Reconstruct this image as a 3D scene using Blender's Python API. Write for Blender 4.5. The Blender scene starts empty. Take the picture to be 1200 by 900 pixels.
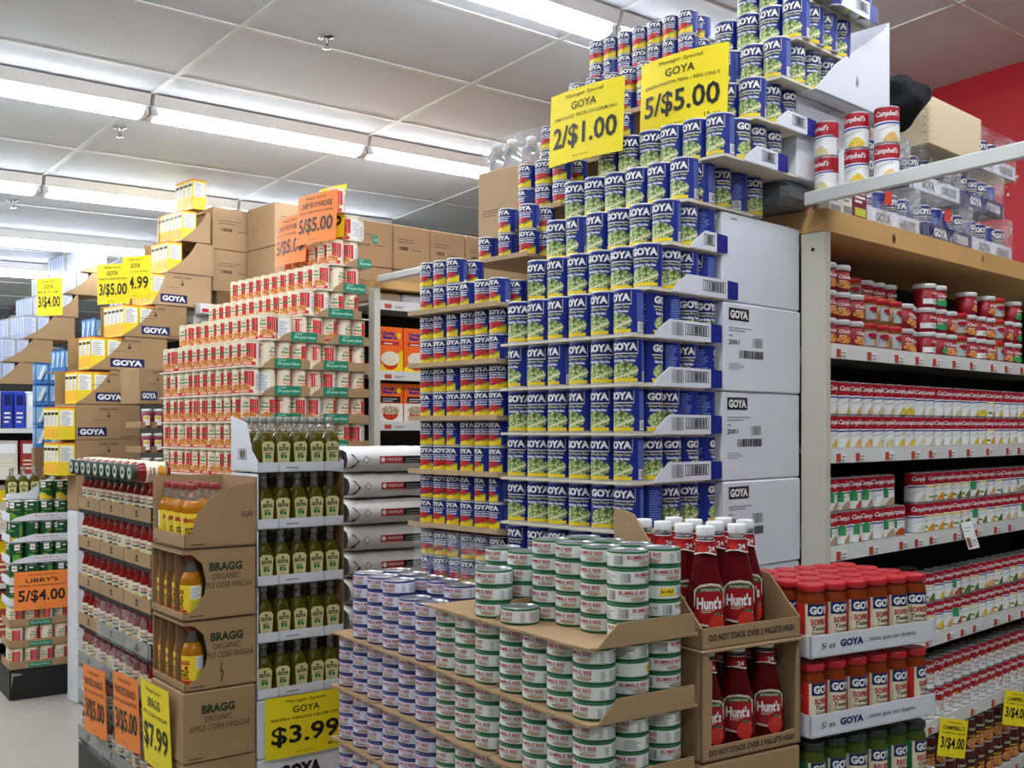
import bpy, math, random
from mathutils import Vector, Matrix
rnd = random.Random(11)
scene = bpy.context.scene
PI = math.pi
# ------------------------------------------------------------------ camera, world, exposure
FPX, EYE, HZ = 1250.0, 1.5, 502.0          # focal length in pixels, eye height, horizon row (1200x900 frame)
cam_data = bpy.data.cameras.new('camera')
cam_data.sensor_width = 36.0
cam_data.lens = 36.0 * FPX / 1200.0
cam_data.shift_y = (HZ - 450.0) / 1200.0
cam_data.clip_start = 0.05
cam = bpy.data.objects.new('camera', cam_data)
scene.collection.objects.link(cam)
cam.location = (0, 0, EYE)
cam.rotation_euler = (PI / 2, 0, 0)
scene.camera = cam
world = bpy.data.worlds.new('store_ambient')
scene.world = world
world.use_nodes = True
world.node_tree.nodes['Background'].inputs[0].default_value = (0.93, 0.96, 1.0, 1)
world.node_tree.nodes['Background'].inputs[1].default_value = 0.07
LAMP = 26.0
scene.view_settings.view_transform = 'Standard'
scene.view_settings.look = 'None'
scene.view_settings.exposure = 0.0
scene.view_settings.gamma = 1.0
scene.view_settings.use_curve_mapping = False
scene.cycles.max_bounces = 8
scene.cycles.diffuse_bounces = 4
scene.cycles.transparent_max_bounces = 12
scene.cycles.use_denoising = True

# ------------------------------------------------------------------ helpers
def lin(h):
    h = h.lstrip('#')
    o = []
    for i in (0, 2, 4):
        c = int(h[i:i + 2], 16) / 255
        o.append(c / 12.92 if c <= .04045 else ((c + .055) / 1.055) ** 2.4)
    return (*o, 1)
MATS = {}
def M(name, hx, rough=.5, metal=0.0, noise=0.0, scale=30., emit=0, trans=0., bump=0., ior=1.45):
    if name in MATS: return MATS[name]
    m = bpy.data.materials.new(name); m.use_nodes = True
    nt = m.node_tree; p = nt.nodes['Principled BSDF']
    c = lin(hx)
    p.inputs['Base Color'].default_value = c
    p.inputs['Roughness'].default_value = rough
    p.inputs['Metallic'].default_value = metal
    p.inputs['IOR'].default_value = ior
    if trans: p.inputs['Transmission Weight'].default_value = trans
    if emit:
        p.inputs['Emission Color'].default_value = c
        p.inputs['Emission Strength'].default_value = emit
    if noise or bump:
        tc = nt.nodes.new('ShaderNodeTexCoord'); n = nt.nodes.new('ShaderNodeTexNoise')
        n.inputs['Scale'].default_value = scale; n.inputs['Detail'].default_value = 4
        nt.links.new(tc.outputs['Object'], n.inputs['Vector'])
        if noise:
            mx = nt.nodes.new('ShaderNodeMix'); mx.data_type = 'RGBA'
            mx.inputs['A'].default_value = tuple(x * (1 - noise) for x in c[:3]) + (1,)
            mx.inputs['B'].default_value = tuple(min(1, x * (1 + noise)) for x in c[:3]) + (1,)
            nt.links.new(n.outputs['Fac'], mx.inputs['Factor'])
            nt.links.new(mx.outputs['Result'], p.inputs['Base Color'])
        if bump:
            b = nt.nodes.new('ShaderNodeBump'); b.inputs['Strength'].default_value = bump
            b.inputs['Distance'].default_value = .01
            nt.links.new(n.outputs['Fac'], b.inputs['Height']); nt.links.new(b.outputs['Normal'], p.inputs['Normal'])
    MATS[name] = m
    return m
def blob_mat(name, dark, light, scale):
    """clustered food picture: round cells, dark gaps"""
    if name in MATS: return MATS[name]
    m = bpy.data.materials.new(name); m.use_nodes = True
    nt = m.node_tree; p = nt.nodes['Principled BSDF']; p.inputs['Roughness'].default_value = .4
    tc = nt.nodes.new('ShaderNodeTexCoord'); v = nt.nodes.new('ShaderNodeTexVoronoi'); v.inputs['Scale'].default_value = scale
    r = nt.nodes.new('ShaderNodeValToRGB')
    r.color_ramp.elements[0].position = .25; r.color_ramp.elements[0].color = lin(light)
    r.color_ramp.elements[1].position = .8; r.color_ramp.elements[1].color = lin(dark)
    nt.links.new(tc.outputs['Object'], v.inputs['Vector']); nt.links.new(v.outputs['Distance'], r.inputs['Fac'])
    nt.links.new(r.outputs['Color'], p.inputs['Base Color'])
    MATS[name] = m
    return m
def film_mat(name, clear=.72, tint='#f2f4f8', bump=1.0):
    """clear stretch film: mostly transparent with wrinkled gloss"""
    if name in MATS: return MATS[name]
    m = bpy.data.materials.new(name); m.use_nodes = True
    nt = m.node_tree; nt.nodes.clear()
    o = nt.nodes.new('ShaderNodeOutputMaterial'); mix = nt.nodes.new('ShaderNodeMixShader')
    t = nt.nodes.new('ShaderNodeBsdfTransparent'); g = nt.nodes.new('ShaderNodeBsdfPrincipled')
    g.inputs['Base Color'].default_value = lin(tint); g.inputs['Roughness'].default_value = .18
    tc = nt.nodes.new('ShaderNodeTexCoord'); n = nt.nodes.new('ShaderNodeTexNoise'); n.inputs['Scale'].default_value = 14
    n.inputs['Detail'].default_value = 3; n.inputs['Distortion'].default_value = 1.5
    b = nt.nodes.new('ShaderNodeBump'); b.inputs['Strength'].default_value = bump; b.inputs['Distance'].default_value = .03
    r = nt.nodes.new('ShaderNodeMapRange'); r.inputs['From Min'].default_value = .35; r.inputs['From Max'].default_value = .75
    r.inputs['To Min'].default_value = 1 - clear - .12; r.inputs['To Max'].default_value = 1 - clear + .22
    nt.links.new(tc.outputs['Object'], n.inputs['Vector']); nt.links.new(n.outputs['Fac'], b.inputs['Height'])
    nt.links.new(n.outputs['Fac'], r.inputs['Value']); nt.links.new(b.outputs['Normal'], g.inputs['Normal'])
    nt.links.new(r.outputs['Result'], mix.inputs[0]); nt.links.new(t.outputs[0], mix.inputs[1]); nt.links.new(g.outputs[0], mix.inputs[2])
    nt.links.new(mix.outputs[0], o.inputs[0])
    MATS[name] = m
    return m

class MB:
    """collects faces, builds one mesh"""
    def __init__(s): s.v = []; s.f = []; s.mi = []; s.sm = []; s.mats = []
    def idx(s, m):
        if m not in s.mats: s.mats.append(m)
        return s.mats.index(m)
    def add(s, pts, faces, m, smooth=False):
        o = len(s.v); s.v += [tuple(p) for p in pts]; k = s.idx(m)
        for f in faces: s.f.append([o + i for i in f]); s.mi.append(k); s.sm.append(smooth)
        return s
    def box(s, x0, y0, z0, x1, y1, z1, m):
        p = [(x, y, z) for z in (z0, z1) for y in (y0, y1) for x in (x0, x1)]
        return s.add(p, [(0, 2, 3, 1), (4, 5, 7, 6), (0, 1, 5, 4), (2, 6, 7, 3), (0, 4, 6, 2), (1, 3, 7, 5)], m)
    def rbox(s, x0, y0, z0, x1, y1, z1, m, c=.004):
        """box with chamfered vertical and top edges"""
        rings = []
        for z, i in ((z0, c), (z0 + c, 0), (z1 - c, 0), (z1, c)):
            a, b, d, e = x0 + i, x1 - i, y0 + i, y1 - i
            rings.append([(a + c, d, z), (b - c, d, z), (b, d + c, z), (b, e - c, z), (b - c, e, z), (a + c, e, z), (a, e - c, z), (a, d + c, z)])
        pts = sum(rings, []); fs = [tuple(range(7, -1, -1)), tuple(range(24, 32))]
        for r in range(3):
            for k in range(8): fs.append((r * 8 + k, r * 8 + (k + 1) % 8, r * 8 + 8 + (k + 1) % 8, r * 8 + 8 + k))
        return s.add(pts, fs, m)
    def lathe(s, prof, m, n=24, sq=0, cx=0, cy=0, sy=1., smooth=True, caps=True):
        """prof: (radius, z[, squareness]) bottom to top"""
        pts = []; fs = []
        for q in prof:
            r, z = q[0], q[1]; p = q[2] if len(q) > 2 else sq
            for k in range(n):
                a = 2 * PI * k / n + PI / n; ca, sa = math.cos(a), math.sin(a)
                e = r if not p else r / ((abs(ca) ** p + abs(sa) ** p) ** (1 / p))
                pts.append((cx + e * ca, cy + e * sa * sy, z))
        for r in range(len(prof) - 1):
            for k in range(n): fs.append((r * n + k, r * n + (k + 1) % n, (r + 1) * n + (k + 1) % n, (r + 1) * n + k))
        s.add(pts, fs, m, smooth)
        if caps:
            o = len(s.v) - len(pts); k = s.idx(m)
            s.f.append([o + i for i in range(n - 1, -1, -1)]); s.mi.append(k); s.sm.append(False)
            t = o + (len(prof) - 1) * n
            s.f.append([t + i for i in range(n)]); s.mi.append(k); s.sm.append(False)
        return s
    def tube(s, a, b, r, m, n=8):
        a, b = Vector(a), Vector(b); d = (b - a).normalized()
        u = d.orthogonal().normalized(); w = d.cross(u)
        pts = [tuple(p + r * (math.cos(2 * PI * k / n) * u + math.sin(2 * PI * k / n) * w)) for p in (a, b) for k in range(n)]
        return s.add(pts, [(k, (k + 1) % n, n + (k + 1) % n, n + k) for k in range(n)] + [tuple(range(n - 1, -1, -1)), tuple(range(n, 2 * n))], m)
    def prism(s, pts2, f, th, m, m2=None):
        """outline pts2 (counter-clockwise seen from outside) through mapping f(u,v,e), thickness th inwards"""
        n = len(pts2)
        s.add([f(u, v, 0) for u, v in pts2] + [f(u, v, -th) for u, v in pts2],
              [tuple(range(n)), tuple(range(2 * n - 1, n - 1, -1))] + [(n + k, n + (k + 1) % n, (k + 1) % n, k) for k in range(n)], m)
        return s
    def mesh(s, name):
        me = bpy.data.meshes.new(name); me.from_pydata(s.v, [], s.f)
        for m in s.mats: me.materials.append(m)
        me.polygons.foreach_set('material_index', s.mi); me.polygons.foreach_set('use_smooth', s.sm)
        me.update()
        return me

# mappings from label space (u right, v up, e out of the surface) to 3D
def cyl(R, sy=1.): return lambda u, v, e: ((R + e) * math.sin(u / R), -(R * sy + e) * math.cos(u / R), v)
def flat(o, U, V, N): return lambda u, v, e: tuple(o[i] + u * U[i] + v * V[i] + e * N[i] for i in range(3))
def fy(y0=0., x0=0., z0=0.): return flat((x0, y0, z0), (1, 0, 0), (0, 0, 1), (0, -1, 0))        # faces -Y
def fx(x0=0., y0=0., z0=0.): return flat((x0, y0, z0), (0, -1, 0), (0, 0, 1), (-1, 0, 0))       # faces -X (u runs to -Y)
TX = {}
def text_shape(t, bold, shear):
    k = (t, bold, shear)
    if k in TX: return TX[k]
    c = bpy.data.curves.new('lettering', 'FONT'); c.body = t; c.offset = bold; c.shear = shear; c.resolution_u = 2; c.fill_mode = 'FRONT'
    o = bpy.data.objects.new('lettering', c); scene.collection.objects.link(o)
    dg = bpy.context.evaluated_depsgraph_get(); me = o.evaluated_get(dg).to_mesh()
    vs = [(v.co.x, v.co.y) for v in me.vertices]; fs = [tuple(p.vertices) for p in me.polygons]
    o.evaluated_get(dg).to_mesh_clear(); bpy.data.objects.remove(o); bpy.data.curves.remove(c)
    if vs:
        x0, x1 = min(v[0] for v in vs), max(v[0] for v in vs); y0, y1 = min(v[1] for v in vs), max(v[1] for v in vs)
        vs = [((x - (x0 + x1) / 2) / (x1 - x0), (y - (y0 + y1) / 2) / max(1e-6, y1 - y0)) for x, y in vs]
        TX[k] = (vs, fs, (x1 - x0) / max(1e-6, y1 - y0))
    else: TX[k] = ([], [], 1)
    return TX[k]
class Art:
    """flat decoration on a surface: rectangles, ellipses, polygons, lettering"""
    def __init__(s, mb, f): s.mb = mb; s.f = f
    def strip(s, us, lo, hi, m, e):
        if max(us) - min(us) < .24:                       # follow curved labels
            U, A_, B_ = [us[0]], [lo[0]], [hi[0]]
            for k in range(1, len(us)):
                c = max(1, int(abs(us[k] - us[k - 1]) / .006 + .5))
                for q in range(1, c + 1):
                    t = q / c; U.append(us[k - 1] + (us[k] - us[k - 1]) * t); A_.append(lo[k - 1] + (lo[k] - lo[k - 1]) * t); B_.append(hi[k - 1] + (hi[k] - hi[k - 1]) * t)
            us, lo, hi = U, A_, B_
        n = len(us)
        s.mb.add([s.f(u, l, e) for u, l in zip(us, lo)] + [s.f(u, h, e) for u, h in zip(us, hi)],
                 [(k, k + 1, n + k + 1, n + k) for k in range(n - 1)], m, True)
    def rect(s, u0, v0, u1, v1, m, e=.0004, n=1):
        us = [u0 + (u1 - u0) * k / n for k in range(n + 1)]
        s.strip(us, [v0] * (n + 1), [v1] * (n + 1), m, e); return s
    def ell(s, u, v, ru, rv, m, e=.0006, n=10):
        an = [PI - PI * k / n for k in range(n + 1)]
        s.strip([u + ru * math.cos(a) for a in an], [v - rv * max(.01, math.sin(a)) for a in an], [v + rv * max(.01, math.sin(a)) for a in an], m, e); return s
    def poly(s, pts, m, e=.0006):
        s.mb.add([s.f(u, v, e) for u, v in pts], [tuple(range(len(pts)))], m, False); return s
    def text(s, t, u, v, w, h, m, e=.0009, bold=.015, shear=0, rot=0):
        vs, fs, asp = text_shape(t, bold, shear)
        if h is None: h = w / asp
        if w is None: w = h * asp
        c, sn = math.cos(rot), math.sin(rot)
        s.mb.add([s.f(u + x * w * c - y * h * sn, v + x * w * sn + y * h * c, e) for x, y in vs], fs, m, False); return s
    def lines(s, u0, v0, u1, v1, n, m, e=.0006, fill=.55, seed=1):
        r = random.Random(seed); d = (v1 - v0) / n
        for k in range(n):
            s.rect(u0, v0 + d * k, u0 + (u1 - u0) * (r.uniform(.6, 1)), v0 + d * (k + fill), m, e, 2)
        return s
    def bars(s, u0, v0, u1, v1, n, m, e=.0006, seed=2):
        r = random.Random(seed); d = (u1 - u0) / n
        for k in range(n): s.rect(u0 + d * k, v0, u0 + d * (k + r.choice((.35, .6, .8))), v1, m, e)
        return s

def obj(name, me, parent=None, **kw):
    o = bpy.data.objects.new(name, me); scene.collection.objects.link(o)
    if parent: o.parent = parent
    for k, v in kw.items(): o[k] = v
    return o
def thing(parts, loc, rz, label, cat, group=None, rx=0., ry=0.):
    """parts = (name, mesh or None, [child parts])"""
    o = obj(parts[0], parts[1]); o.location = loc; o.rotation_euler = (rx, ry, rz)
    o['label'] = label; o['category'] = cat
    if group: o['group'] = group
    def kids(ch, par):
        for c in ch:
            k = obj(c[0], c[1], par)
            if len(c) > 3: k['label'] = c[3]
            if len(c) > 2: kids(c[2], k)
    kids(parts[2] if len(parts) > 2 else [], o)
    return o
def struct(name, mb, loc=(0, 0, 0), rz=0):
    o = obj(name, mb.mesh(name)); o.location = loc; o.rotation_euler = (0, 0, rz); o['kind'] = 'structure'; return o
class Fr:
    """stack frame: b recedes to the right, a recedes to the left"""
    def __init__(s, x, y, al):
        s.x, s.y, s.al = x, y, math.radians(al)
        s.B = (math.cos(s.al), math.sin(s.al)); s.A = (-math.sin(s.al), math.cos(s.al))
    def w(s, b, a, z=0.): return (s.x + b * s.B[0] + a * s.A[0], s.y + b * s.B[1] + a * s.A[1], z)
    def b_at(s, px, a=0.):
        k = (px - 600) / FPX
        return (k * (s.y + a * s.A[1]) - s.x - a * s.A[0]) / (s.B[0] - k * s.B[1])
    def a_at(s, px, b=0.):
        k = (px - 600) / FPX
        return (k * (s.y + b * s.B[1]) - s.x - b * s.B[0]) / (s.A[0] - k * s.A[1])
    def depth(s, b, a): return s.w(b, a)[1]
    def z(s, py, b, a): return EYE - (py - HZ) / FPX * s.depth(b, a)
def atpx(px, py, Y): return ((px - 600) / FPX * Y, Y, EYE - (py - HZ) / FPX * Y)
ORD = 'zeroth first second third fourth fifth sixth seventh eighth ninth tenth eleventh twelfth thirteenth fourteenth fifteenth sixteenth seventeenth eighteenth nineteenth twentieth 21st 22nd 23rd 24th 25th 26th 27th 28th 29th 30th'.split()
def nth(n): return ORD[n]
def frompos(i): return 'nearest' if i == 0 else nth(i + 1) + ' nearest'

# ------------------------------------------------------------------ common materials
CARD = M('cardboard', '#a68762', .85, noise=.10, scale=9)
CARD2 = M('cardboard_light', '#b89976', .85, noise=.08, scale=9)
CARDK = M('cardboard_core', '#8a6a48', .9, noise=.1, scale=20)
WCARD = M('white_cardboard', '#dfe2ea', .6, noise=.03, scale=6)
WHITE = M('white_print', '#f2f2f0', .5)
BLACK = M('black_print', '#141414', .5)
INK = M('brown_ink', '#3a2a1c', .7)
GREYT = M('grey_print', '#8d8d90', .6)
METAL = M('tin_metal', '#b9bcc0', .28, .9)
TINW = M('tin_rim', '#c9c8c0', .35, .6)
STEEL = M('cream_enamel', '#d9d6c8', .4)
SHELF = M('shelf_enamel', '#dcdcd8', .35)
DARK = M('dark_panel', '#2b2724', .8)
GOBLUE = M('blue_label', '#1a2b88', .35)
GONAVY = M('navy_print', '#151f5c', .35)
PALEB = M('pale_blue_print', '#6f86cf', .5)
LIME = M('lime_print', '#c9d34e', .4)
YEL = M('yellow_label', '#f0cf1c', .45)
RED = M('red_label', '#c4192b', .4)
CRED = M('deep_red_label', '#b0132a', .38)
CREAM = M('cream_label', '#ecdfc0', .5)
GREEN = M('green_print', '#1f7a4a', .5)
ORANGE = M('orange_label', '#ef6a1a', .5)
SIGNY = M('yellow_paper', '#f7e01c', .6)
SIGNO = M('orange_paper', '#f98a3c', .6)
PEAS = blob_mat('peas_picture', '#35501c', '#c6d98c', 125)
# ------------------------------------------------------------------ room shell
v1 = Vector((1385 / FPX, 1, 47 / FPX)); v2 = Vector((-1200 / FPX, 1, -138 / FPX))
cn = v1.cross(v2).normalized(); cn *= 1 if cn.z > 0 else -1
e1 = (v1 - cn * cn.dot(v1)).normalized(); e2 = cn.cross(e1); e2 *= 1 if e2.dot(v2) > 0 else -1
CD = 1.95
CM = Matrix((e1, e2, cn)).transposed().to_4x4(); CM.translation = Vector((0, 0, EYE)) + cn * CD
def ceil_z(x, y): return EYE + (CD - cn.x * x - cn.y * y) / cn.z
TILE = M('ceiling_tile', '#d6dce4', .9, noise=.05, scale=160, bump=.25)
TBAR = M('ceiling_bar', '#dadcde', .5)
mb = MB(); mb.box(-6, -6, 0, 13, 17, .05, TILE); c = struct('ceiling', mb); c.matrix_world = CM
mb = MB()
for k in range(-6, 9): mb.box(2.2 + 1.26 * k - .012, -6, -.007, 2.2 + 1.26 * k + .012, 17, 0, TBAR)
k = -5.5
while k < 17:
    mb.box(-6, k - .012, -.006, 13, k + .012, 0, TBAR); k += .63
c = struct('trim_1', mb); c.matrix_world = CM
FLOOR = M('floor_tile', '#a5a194', .35, noise=.06, scale=3)
mb = MB(); mb.box(-14, -4, -.06, 12, 22, 0, FLOOR); struct('floor', mb)
GROUT = M('floor_joint', '#aeaba3', .7)
mb = MB()
for k in range(-13, 13): mb.box(k * .92 + .2, -4, 0, k * .92 + .206, 22, .0012, GROUT)
for k in range(-3, 23): mb.box(-14, k * .92, 0, 12, k * .92 + .006, .0012, GROUT)
struct('trim_2', mb)
PAINT = M('store_paint', '#d9d6d0', .7, noise=.03)
mb = MB(); mb.box(-14, 20, 0, 12, 20.1, 3.6, PAINT); struct('wall_back', mb)
mb = MB(); mb.box(-12.1, 2, 0, -12, 20, 3.6, PAINT); struct('wall_left', mb)
# red wall at the far right, running towards the viewer
REDW = M('red_wall_paint', '#c2202e', .55, noise=.22, scale=2.5)
r = Vector((540 / FPX, 1, 412 / FPX)); t = CD / cn.dot(r); P0 = r * t
wd = Vector((v2.x, v2.y, 0)).normalized()
mb = MB(); mb.box(-1.6, 0, 2.3, 4.2, .1, 3.9, REDW)
CHIP = M('wall_scuff', '#e9c6c4', .8)
for k in range(26):
    u = rnd.uniform(-.1, .25); z = 2.72 + rnd.uniform(-.05, .25); mb.box(u, -.001, z, u + rnd.uniform(.004, .02), 0, z + rnd.uniform(.003, .03), CHIP)
ang = math.atan2(-wd.y, -wd.x)
struct('wall_right', mb, (P0.x, P0.y, 0), ang)

# ceiling lamps
HOUS = M('lamp_housing', '#f4f4f2', .4)
GLOW = M('lamp_glow', '#f3f8ff', .4, emit=LAMP)
CLIP = M('lamp_end', '#b8b8b6', .4, .4)
def lamp_parts():
    h = MB(); h.prism([(-.062, -.055), (.062, -.055), (.085, -.0), (-.085, 0)], flat((1.24, 0, 0), (0, 1, 0), (0, 0, 1), (1, 0, 0)), 1.24, HOUS)
    g = MB(); pr = [(-.058, -.056), (-.05, -.088), (-.022, -.1), (.022, -.1), (.05, -.088), (.058, -.056)]
    g.prism(pr[::1], flat((1.21, 0, 0), (0, 1, 0), (0, 0, 1), (1, 0, 0)), 1.18, GLOW)
    e = MB(); e.box(-.012, -.05, -.092, .029, .05, -.045, CLIP); e2_ = MB(); e2_.box(1.211, -.05, -.092, 1.24, .05, -.045, CLIP)
    return ('fluorescent_light', h.mesh('lamp_housing'), [('diffuser', g.mesh('lamp_diffuser')), ('end_clip', e.mesh('lamp_end')), ('end_clip', e2_.mesh('lamp_end'))])
LP = lamp_parts()
eul = CM.to_euler()
rows = [(-0.9, 'added fill row behind the viewpoint'), (1.05, 'row above the viewpoint'), (3.02, 'row above the pea tower'), (4.92, 'second row seen'),  # lamps behind the viewpoint are unseen, added to brighten right-hand faces
        (6.46, 'third row seen'), (7.82, 'fourth row seen'), (8.85, 'fifth row seen')]
for e, nm in rows:
    for k in range(-3, 4):
        if (0 < e < 3.5 and k > 2) or (e > 7 and k > 1): continue
        p = CM @ Vector((2.21 + 1.26 * k + 1.3, e, -.008))
        if (p.x - P0.x) * wd.y - (p.y - P0.y) * wd.x > -.03: continue
        p = CM @ Vector((2.21 + 1.26 * k, e, -.008))
        o = thing(LP, p, 0, f'white fluorescent ceiling light, {nth(k + 4)} from the left in the {nm}', 'ceiling light', 'fluorescent ceiling lights')
        o.rotation_euler = eul
# sprinklers
CHROME = M('chrome', '#c8c8c8', .2, 1)
def sprk():
    m = MB(); m.lathe([(.0, -.002), (.035, -.002), (.035, -.008), (.012, -.014), (.009, -.034)], CHROME, 16)
    d = MB(); d.lathe([(.002, -.036), (.004, -.062), (.018, -.064), (.018, -.066), (.004, -.067)], CHROME, 12)
    d.tube((-.012, 0, -.034), (-.004, 0, -.06), .002, CHROME, 6); d.tube((.012, 0, -.034), (.004, 0, -.06), .002, CHROME, 6)
    return ('fire_sprinkler', m.mesh('sprinkler_plate'), [('deflector', d.mesh('sprinkler_deflector'))])
SP = sprk()
for (px, py), w in (((382, 43), 'in the front ceiling tiles above the brown boxes'), ((140, 149), 'between the second and third lamp rows'), ((15, 234), 'behind the third lamp row at far left')):
    r = Vector(((px - 600) / FPX, 1, (HZ - py) / FPX)); p = Vector((0, 0, EYE)) + r * (CD / cn.dot(r))
    o = thing(SP, p, 0, 'small chrome fire sprinkler ' + w, 'sprinkler', 'fire sprinklers'); o.rotation_euler = eul
    o.scale = (1.0, 1.0, .8)

# ------------------------------------------------------------------ product builders
def can(name, R, H, lab, art, z0=.004, z1=None, rim=TINW, n=28):
    z1 = z1 or H - .004
    b = MB(); b.lathe([(R * .96, 0), (R, .0015), (R, .004), (R * .985, .005), (R * .985, H - .005), (R, H - .004), (R, H - .0012), (R * .97, H), (R * .94, H), (R * .92, H - .003)], rim, n)
    l = MB(); l.lathe([(R * .997, z0), (R * .997, z1)], lab, n, caps=False)
    art(Art(l, cyl(R)))
    return (name, b.mesh(name), [('label', l.mesh(name + '_label'))])
def a_pea(a):
    a.rect(-.039, .077, .039, .1045, GONAVY, .0003, 8); a.rect(.0385, .074, .0395, .105, WHITE, .0004)
    a.text('GOYA', 0, .0905, .074, .0195, WHITE, bold=.05)
    a.rect(-.039, .0725, .0395, .0748, CREAM, .0004, 8)
    a.text('Green Pigeon Peas', 0, .066, .07, .0078, LIME, bold=.03); a.text('Gandules Verdes', 0, .0568, .064, .0072, WHITE, bold=.03)
    a.ell(.002, .031, .0385, .0215, PEAS, .0005, 16)
    us = [-.04 + .008 * k for k in range(11)]
    a.strip(us, [.0125 + .00018 * k * k for k in range(11)], [.0148 + .00022 * k * k for k in range(11)], CREAM, .0008)
    a.rect(-.038, .0045, .038, .0128, YEL, .0007, 8)
    a.lines(.054, .034, .09, .103, 14, PALEB, .0005, .5); a.rect(.056, .006, .082, .031, WHITE, .0004, 3); a.bars(.058, .010, .080, .028, 10, GREYT, .0007)
    a.lines(-.095, .02, -.056, .1, 14, PALEB, .0005, .5, 5)
def a_tom(a):
    a.rect(-.034, .0505, .034, .071, GONAVY, .0003, 8); a.text('GOYA', 0, .0605, .062, .0135, WHITE, bold=.05)
    a.rect(-.034, .0478, .034, .0492, WHITE, .0004, 8)
    a.text('Tomato Sauce', 0, .0435, .056, .0058, WHITE, bold=.03); a.text('Salsa de Tomate', 0, .0365, .056, .0058, WHITE, bold=.03)
    for u, v, s in ((-.016, .0245, .0115), (.004, .025, .0125), (.019, .0225, .0085)): a.ell(u, v + .001, s, s * .85, RED, .0005, 8)
    a.ell(.002, .029, .004, .002, GREEN, .0008, 5)
    a.strip([-.034, -.012, .01, .034], [.004] * 4, [.012, .014, .018, .027], YEL, .0007)
    a.strip([.008, .02, .034], [.0125, .017, .023], [.0175, .0222, .027], M('leaf_tip', '#7d9a2c', .5), .0009)
    a.lines(.048, .012, .082, .066, 10, PALEB, .0005, .5); a.rect(.05, .006, .066, .014, WHITE, .0004, 2)
    a.lines(-.085, .012, -.05, .066, 10, PALEB, .0005, .5, 7)
FOOD = blob_mat('stew_picture', '#a8431c', '#f0b060', 120)
CHR = M('crimson_label', '#cf2034', .4)
def a_chef(a):
    a.rect(-.0375, .003, .0375, .09, CREAM, .0002, 8)
    a.rect(.003, .03, .046, .0935, CHR, .0004, 5); a.rect(-.098, .036, -.06, .0935, CHR, .0004, 5); a.rect(-.04, .003, .042, .017, CHR, .0006, 8)
    a.text('Chef', -.014, .078, .026, .011, GREEN, bold=.03, shear=.25); a.text('Boyardee', -.004, .062, .058, .0125, GREEN, bold=.04, shear=.2, e=.0011)
    a.text('Ravioli', -.016, .048, .03, .006, CHR, bold=.03)
    a.ell(0, .027, .033, .014, FOOD, .0008, 10)
    a.text('BEEF', .006, .0098, .04, .0065, CREAM, bold=.05)
    a.rect(.05, .01, .098, .088, WHITE, .0004, 6); a.lines(.053, .014, .094, .084, 14, GREYT, .0006, .4)
    a.rect(-.1, .01, -.055, .088, CREAM, .0004, 5); a.lines(-.098, .03, -.06, .08, 9, CHR, .0006, .3)
CORN = blob_mat('corn_picture', '#c99a10', '#f6e04a', 160)
LIBG = M('forest_label', '#15522f', .4); LIBL = M('leaf_print', '#6aa238', .45)
CARROT = M('carrot_picture', '#e8772a', .5, noise=.3, scale=90)
def a_lib(food):
    def f(a):
        a.rect(-.03, .07, -.002, .1, WHITE, .0004, 4); a.text("Libby's", -.016, .085, .024, .012, CRED, bold=.03, shear=.2)
        a.ell(.02, .088, .012, .004, WHITE, .0005, 6)
        a.text('Vegetables', .002, .06, .05, .008, LIME, bold=.02)
        a.strip([-.04 + .01 * k for k in range(9)], [.004] * 9, [.03 + .012 * math.sin(k * .7) for k in range(9)], food, .0006)
        a.strip([-.04 + .01 * k for k in range(9)], [.03 + .012 * math.sin(k * .7) for k in range(9)], [.036 + .012 * math.sin(k * .7 + .3) for k in range(9)], LIBL, .0008)
        a.rect(.05, .006, .1, .1, M('mid_green_print', '#3f8f4c', .45), .0004, 6); a.lines(.054, .02, .096, .09, 12, LIME, .0006, .25)
    return f
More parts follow.
